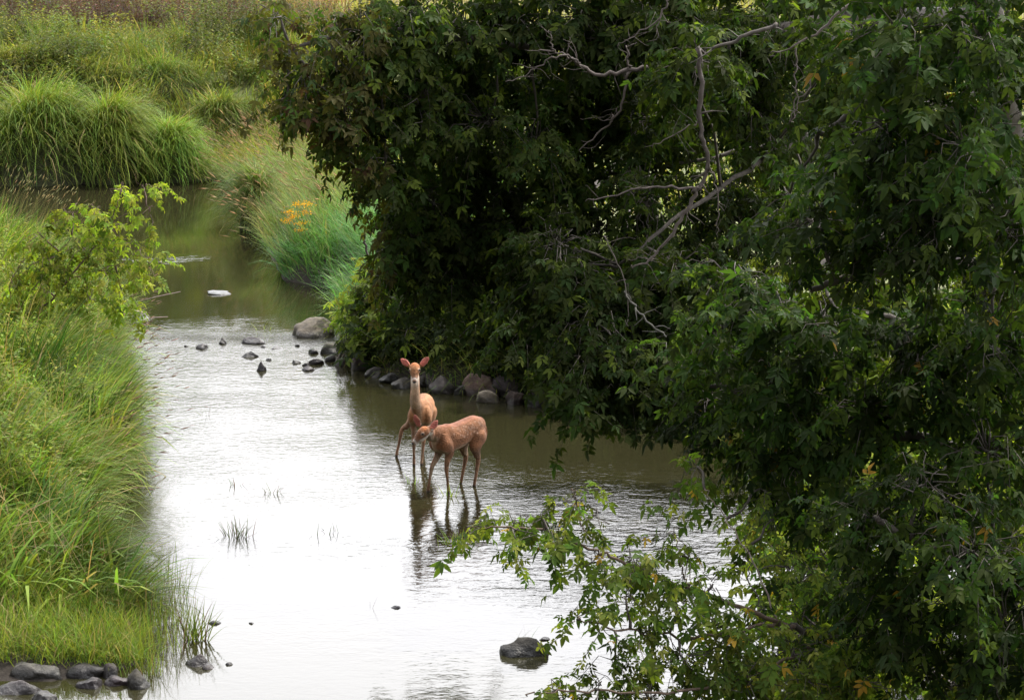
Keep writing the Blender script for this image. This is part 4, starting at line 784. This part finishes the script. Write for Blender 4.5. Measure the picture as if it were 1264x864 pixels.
# ------------------------------------------------------------------ deer
def ring_tube(pts, rr, ref, sides=18):
    pts = np.asarray(pts, float); n = len(pts); q, r = [], []
    for i in range(n - 1):                               # catmull-rom resample
        p0, p1, p2, p3 = pts[max(i - 1, 0)], pts[i], pts[i + 1], pts[min(i + 2, n - 1)]
        for t in np.linspace(0, 1, 6, endpoint=False):
            q.append(.5 * ((2 * p1) + (-p0 + p2) * t + (2 * p0 - 5 * p1 + 4 * p2 - p3) * t * t + (-p0 + 3 * p1 - 3 * p2 + p3) * t ** 3))
            tt = t * t * (3 - 2 * t) ; r.append(np.array(rr[i]) * (1 - tt) + np.array(rr[i + 1]) * tt)
    q.append(pts[-1]); r.append(np.array(rr[-1])); q = np.array(q); r = np.array(r)
    t = unit(np.gradient(q, axis=0)); ref = np.asarray(ref, float); s = unit(ref - (t @ ref)[:, None] * t); u = np.cross(t, s); a = np.linspace(0, 2 * math.pi, sides, endpoint=False)
    # round caps
    e0, e1 = q[0] - t[0] * r[0].mean() * .6, q[-1] + t[-1] * r[-1].mean() * .6
    V = (q[:, None] + r[:, 0, None, None] * np.cos(a)[None, :, None] * s[:, None] + r[:, 1, None, None] * np.sin(a)[None, :, None] * u[:, None]).reshape(-1, 3)
    T = []; m = len(q)
    for i in range(m - 1):
        for j in range(sides): a0, b0 = i * sides + j, i * sides + (j + 1) % sides; T += [(a0, b0, b0 + sides), (a0, b0 + sides, a0 + sides)]
    V = np.vstack([V, e0, e1]); e = len(V) - 2
    for j in range(sides): T += [((j + 1) % sides, j, e), ((m - 1) * sides + j, (m - 1) * sides + (j + 1) % sides, e + 1)]
    return V, np.array(T)
def make_deer(loc, fwd, sc, neck, head, ears, feetF, feetH, rumpdz, label, spots, name='deer', coat=(.25, .110, .053), nk=1.):
    """neck: local joint points; head: (poll, nose, up); ears: (base, tip, facing); feet: world xy of [left, right]"""
    fwd = unit(np.array([fwd[0], fwd[1], 0.])); left = np.array([-fwd[1], fwd[0], 0.]); base = np.array([loc[0], loc[1], 0.])
    def W2L(p): v = np.array([p[0], p[1], p[2] if len(p) > 2 else 0.]) - base; return np.array([v @ fwd, v @ left, v[2]]) / sc
    g = Geo(); blk = np.zeros(3)
    def add(pts, rr, ref=(0, 1, 0)): V, T = ring_tube(pts, rr, ref); g.add(V, T, blk)
    z = rumpdz
    add([(-.415, 0, .665 + z), (-.36, 0, .675 + z), (-.26, 0, .675 + z), (-.12, 0, .655 + z * .7), (.04, 0, .620 + z * .3), (.18, 0, .612), (.28, 0, .632), (.345, 0, .655)],
        [(.055, .065), (.100, .122), (.132, .150), (.134, .146), (.140, .158), (.132, .178), (.108, .160), (.065, .10)])
    n0 = np.array([.25, 0, .66]); add([n0] + [np.array(p) for p in neck], [(.088, .13), (.078 * nk, .098 * nk), (.062 * nk, .074 * nk), (.050, .058)][:len(neck) + 1])
    poll, nose, upv = [np.array(v, float) for v in head]; hd = unit(nose - poll); hu = unit(upv - (upv @ hd) * hd); hs = np.cross(hu, hd); HL = np.linalg.norm(nose - poll)
    def hp(x, u_, s_=0): return poll + hd * x * HL + hu * u_ + hs * s_
    add([hp(-.05, -.012), hp(.12, 0), hp(.32, .0), hp(.5, -.008), hp(.72, -.02), hp(.92, -.026), hp(1.0, -.028)], [(.048, .050), (.066, .066), (.065, .063), (.050, .052), (.036, .039), (.031, .031), (.023, .022)], hs)
    add([hp(.15, -.05), hp(.4, -.05), hp(.75, -.042), hp(.93, -.042)], [(.036, .024), (.036, .028), (.022, .017), (.017, .012)], hs)
    for sd in (-1, 1): add([hp(.3, .030, sd * .048), hp(.44, .024, sd * .048)], [(.014, .014), (.012, .012)], hs)
    for (eb, et, ef) in ears:
        eb, et = np.array(eb, float), np.array(et, float); efv = np.array(ef, float); ax = et - eb; w_ = unit(np.cross(ax, efv))
        add([eb, eb + ax * .25, eb + ax * .55, eb + ax * .82, et], [(.020, .016), (.036, .012), (.043, .010), (.028, .008), (.005, .006)], w_)
    for sd, fw in zip((1, -1), feetF):
        f = W2L(fw); k = np.array([(f[0] + .235) / 2 + .015, (f[1] + sd * .07) / 2, .29])
        add([(.235, sd * .070, .67), (.255, sd * .092, .57), (.205, sd * .085, .47), (.215 * .6 + k[0] * .4, sd * .05 + k[1] * .35, .38), k, k * .45 + f * .55 + [0, 0, .05], np.array([f[0], f[1], .015]), np.array([f[0] + .015, f[1], -.12])],
            [(.045, .09), (.056, .095), (.046, .066), (.031, .038), (.025, .027), (.0165, .0175), (.019, .020), (.020, .023)])
    for sd, fw in zip((1, -1), feetH):
        f = W2L(fw); st = np.array([-.20 + (f[0] + .3) * .2, sd * .10 + (f[1] - sd * .09) * .15, .46 + z * .6]); hk = np.array([f[0] * .75 - .115, f[1] * .75 + sd * .02, .315])
        add([(-.27, sd * .05, .68 + z), (-.26, sd * .085, .60 + z), st + [-.03, 0, .03], (st + hk) / 2 + [-.01, 0, .0], hk, hk * .45 + f * .55 + [0, 0, .04], np.array([f[0], f[1], .015]), np.array([f[0] + .015, f[1], -.12])],
            [(.06, .11), (.074, .130), (.056, .095), (.036, .052), (.025, .032), (.0175, .020), (.019, .020), (.020, .023)])
    add([(-.41, 0, .70 + z), (-.45, 0, .66 + z), (-.462, 0, .58 + z), (-.455, 0, .50 + z)], [(.022, .018), (.032, .018), (.034, .015), (.012, .007)])
    me0 = mesh_np('tmp', np.concatenate(g.V), np.concatenate(g.T)); ob = bpy.data.objects.new('tmp', me0); COL.objects.link(ob)
    rm = ob.modifiers.new('r', 'REMESH'); rm.mode = 'VOXEL'; rm.voxel_size = .0078; sm = ob.modifiers.new('s', 'SMOOTH'); sm.iterations = 5; sm.factor = .5
    dg = bpy.context.evaluated_depsgraph_get(); me = bpy.data.meshes.new_from_object(ob.evaluated_get(dg)); bpy.data.objects.remove(ob)
    nv = len(me.vertices); V = np.zeros(nv * 3, np.float32); me.vertices.foreach_get('co', V); V = V.reshape(-1, 3).astype(float)
    nr = np.zeros(nv * 3, np.float32); me.vertices.foreach_get('normal', nr); nr = nr.reshape(-1, 3)
    # coat colours
    coat = np.array(coat); pale = np.array([.48, .35, .24]); legc = np.array([.20, .105, .058]); c = np.tile(coat, (nv, 1))
    def blend(m, col): 
        nonlocal c; m = np.clip(m, 0, 1)[:, None]; c = c * (1 - m) + np.array(col) * m
    torso = (V[:, 0] < .36)
    blend(smoothstep(.56, .50, V[:, 2]) * smoothstep(.50, .44, V[:, 2]) * .0 + smoothstep(.52, .40, V[:, 2]), legc)
    blend(smoothstep(-.3, -.9, nr[:, 2]) * (V[:, 2] > .42) * torso * .9, pale)
    blend(smoothstep(.05, .02, np.abs(V[:, 1])) * smoothstep(.25, .33, V[:, 0]) * (V[:, 2] < .72) * .5, pale)
    blend(smoothstep(.06, .02, np.abs(V[:, 1])) * smoothstep(-.36, -.44, V[:, 0]) * smoothstep(-.2, -.7, nr[:, 2]), [.8, .76, .7])       # under the tail
    blend(((np.abs(V[:, 1]) < .09) & (V[:, 2] < .5) & (V[:, 2] > .12)) * smoothstep(.2, .8, -nr[:, 1] * np.sign(V[:, 1])) * .7, pale)     # inner legs
    blend(smoothstep(.03, .01, V[:, 2]), [.05, .035, .03])
    np_ = np.array(neck[-1]); na = np.array(neck[0]); hv = V - poll; hx = (hv @ hd) / HL; hz = hv @ hu; hy = hv @ hs; inhead = (hx > -.1) & (hx < 1.15) & (np.abs(hy) < .075) & (np.abs(hz) < .09)
    nax = unit(np_ - n0); nf = unit(np.cross(np.array([0, 1, 0.]), nax)); nf = nf if nf[0] > 0 else -nf
    tt = (V - n0) @ nax / np.linalg.norm(np_ - n0); inneck = (tt > .25) & (tt < 1.1) & ~inhead & (V[:, 0] > .2)
    blend(inneck * smoothstep(.0, .7, nr @ nf) * .75, pale)
    blend(inneck * smoothstep(.75, 1.0, tt) * smoothstep(-.1, .5, nr @ nf), [.78, .70, .6])
    blend(inhead * smoothstep(-.01, -.04, hz), [.70, .60, .5])                                            # jaw and throat
    blend(inhead * smoothstep(.55, .8, hx) * (hz > -.05) * .55, [.22, .14, .1])
    blend(inhead * smoothstep(.80, .86, hx) * smoothstep(.97, .9, hx) * .75, [.70, .62, .55])
    blend(inhead * smoothstep(.35, .1, hx) * smoothstep(.02, .05, hz) * .7, [.50, .17, .06])
    for sd in (-1, 1):
        dE = np.linalg.norm(V - hp(.37, .025, sd * .056), axis=1); blend(smoothstep(.030, .022, dE) * .45, [.5, .38, .29])
    for (eb, et, ef) in ears:
        eb, et = np.array(eb, float), np.array(et, float); ax = et - eb; L_ = np.linalg.norm(ax); t_ = ((V - eb) @ ax) / L_ ** 2; rad = np.linalg.norm(V - eb - t_[:, None] * ax, axis=1)
        m = (t_ > .12) & (t_ < 1.15) & (rad < .06); f_ = nr @ unit(np.array(ef, float)); blend(m * .8, [.30, .15, .10]); blend(m * smoothstep(.1, .5, f_) * smoothstep(.040, .030, rad + .012 * np.abs(t_ - .5)), [.50, .15, .115])  # inner ear reddened, the backlit glow is in the colour
        blend(m * smoothstep(.032, .042, rad + .03 * np.abs(t_ - .5)) * .6, [.5, .36, .28])
    pn = np.array([noise.noise(Vector(p * 9.)) for p in V]); c = c * (1 + .38 * np.clip(pn, -1, 1) * (V[:, 0] < .3))[:, None]      # coat mottling, with shading contrast put into its colour
    blend((np.abs(V[:, 1]) < .035) * (nr[:, 2] > .6) * (V[:, 2] > .6) * torso * .5, coat * .6)                                    # darker line along the back
    if spots:
        rs = np.random.default_rng(3); sp = np.column_stack([rs.uniform(-.38, .2, 60), rs.uniform(-1, 1, 60), rs.uniform(.6, .8, 60)])
        for a in sp:
            tgt = np.array([a[0], np.sign(a[1]) * .12, a[2]]); i = np.argmin(np.linalg.norm(V - tgt, axis=1)); d = np.linalg.norm(V - V[i], axis=1); blend(smoothstep(.016, .008, d) * .2, [.72, .55, .45])
        blend((nr[:, 2] > .75) * (V[:, 2] > .7) * (V[:, 0] < .3) * .35, [.36, .13, .08])  # upward-facing back tinted lighter, a sun highlight put into the coat colour
    # world placement and object
    R3 = np.stack([fwd, left, np.array([0, 0, 1.])], 1); Wv = (V @ R3.T) * sc; me.vertices.foreach_set('co', Wv.astype(np.float32).ravel()); me.polygons.foreach_set('use_smooth', np.ones(len(me.polygons), bool))
    a = me.color_attributes.new('Col', 'FLOAT_COLOR', 'POINT'); c4 = np.ones((nv, 4), np.float32); c4[:, :3] = c; a.data.foreach_set('color', c4.ravel()); me.update(); me.materials.clear()
    root = empty(name, base); tag(root, label, 'deer', 'deer wading in the river'); link('body', me, M_COAT, root)
    def ball(nm, p, rads, mat, ax=None):
        bm = bmesh.new(); bmesh.ops.create_uvsphere(bm, u_segments=14, v_segments=10, radius=1); m = bpy.data.meshes.new(nm)
        A = np.stack([hd, hs, hu], 1) * np.array(rads)
        for v in bm.verts: q = A @ np.array(v.co) + p; v.co = Vector((R3 @ q) * sc)
        for f in bm.faces: f.smooth = True
        bm.to_mesh(m); bm.free(); return link(nm, m, mat, root)
    for sd in (-1, 1): ball('eye', hp(.38, .026, sd * .057), (.016, .010, .013), M_EYE)
    ball('nose', hp(.995, -.022), (.016, .020, .016), M_NOSE)
    print('DEER verts', nv); return root
# the bending deer in front
S1 = .94
f1 = unit([-.70, -.71, 0.])
def loc_of(base, fwd, sc, p):
    fwd = unit(np.array([fwd[0], fwd[1], 0.])); left = np.array([-fwd[1], fwd[0], 0.]); v = np.array(p, float) - np.array([base[0], base[1], 0.]); return np.array([v @ fwd, v @ left, v[2]]) / sc
b1 = (-.60, 25.93)
l1 = lambda px, py, D: loc_of(b1, f1, S1, PD(px, py, D))
poll = l1(526.5, 531, 25.45); nose = l1(508.5, 545.5, 25.36); hup = loc_of((0, 0), f1, 1, (-.35, -.3, .9))
make_deer(b1, f1, S1, [(.36, 0, .70), (.43, .0, .70), poll + (poll - nose) * .15 + [0, 0, -.02]], (poll, nose, hup),
    [(l1(518, 527, 25.4), l1(511.5, 511.5, 25.38), loc_of((0, 0), f1, 1, (-.35, -.9, .1))), (l1(531.5, 530, 25.46), l1(540.5, 518.5, 25.5), loc_of((0, 0), f1, 1, (-.1, -1, .0)))],
    [PD(553.5, 615, 25.70), PD(528.5, 612, 25.76)], [PD(585.5, 609, 26.02), PD(569, 604, 26.14)], .0, 'pink-brown bending deer standing sideways in front, head low and turned left', True)
# the alert deer behind, facing the camera
S2 = .96;  b2 = (-1.035, 27.42); f2 = unit([-.06, -1, 0.])
l2 = lambda px, py, D: loc_of(b2, f2, S2, PD(px, py, D))
poll = l2(512, 452, 26.95); nose = l2(511.5, 470, 26.78)
make_deer(b2, f2, S2, [l2(513, 497, 27.02), l2(512.5, 478, 26.98), l2(512.3, 463, 27.0)], (poll, nose, (.8, 0, .75)),
    [(l2(505.5, 452, 26.98), l2(494.5, 442.5, 27.0), loc_of((0, 0), f2, 1, (.15, -1, .1))), (l2(519, 452, 26.98), l2(529.5, 440.5, 27.0), loc_of((0, 0), f2, 1, (-.15, -1, .1)))],
    [PD(520.5, 578, 27.1), PD(511, 580, 27.08)], [PD(522, 566, 27.75), PD(489.5, 569, 27.55)], -.07, 'alert orange-tan deer with raised head and ears facing the camera, behind the bending one', False, coat=(.33, .155, .070), nk=.86)
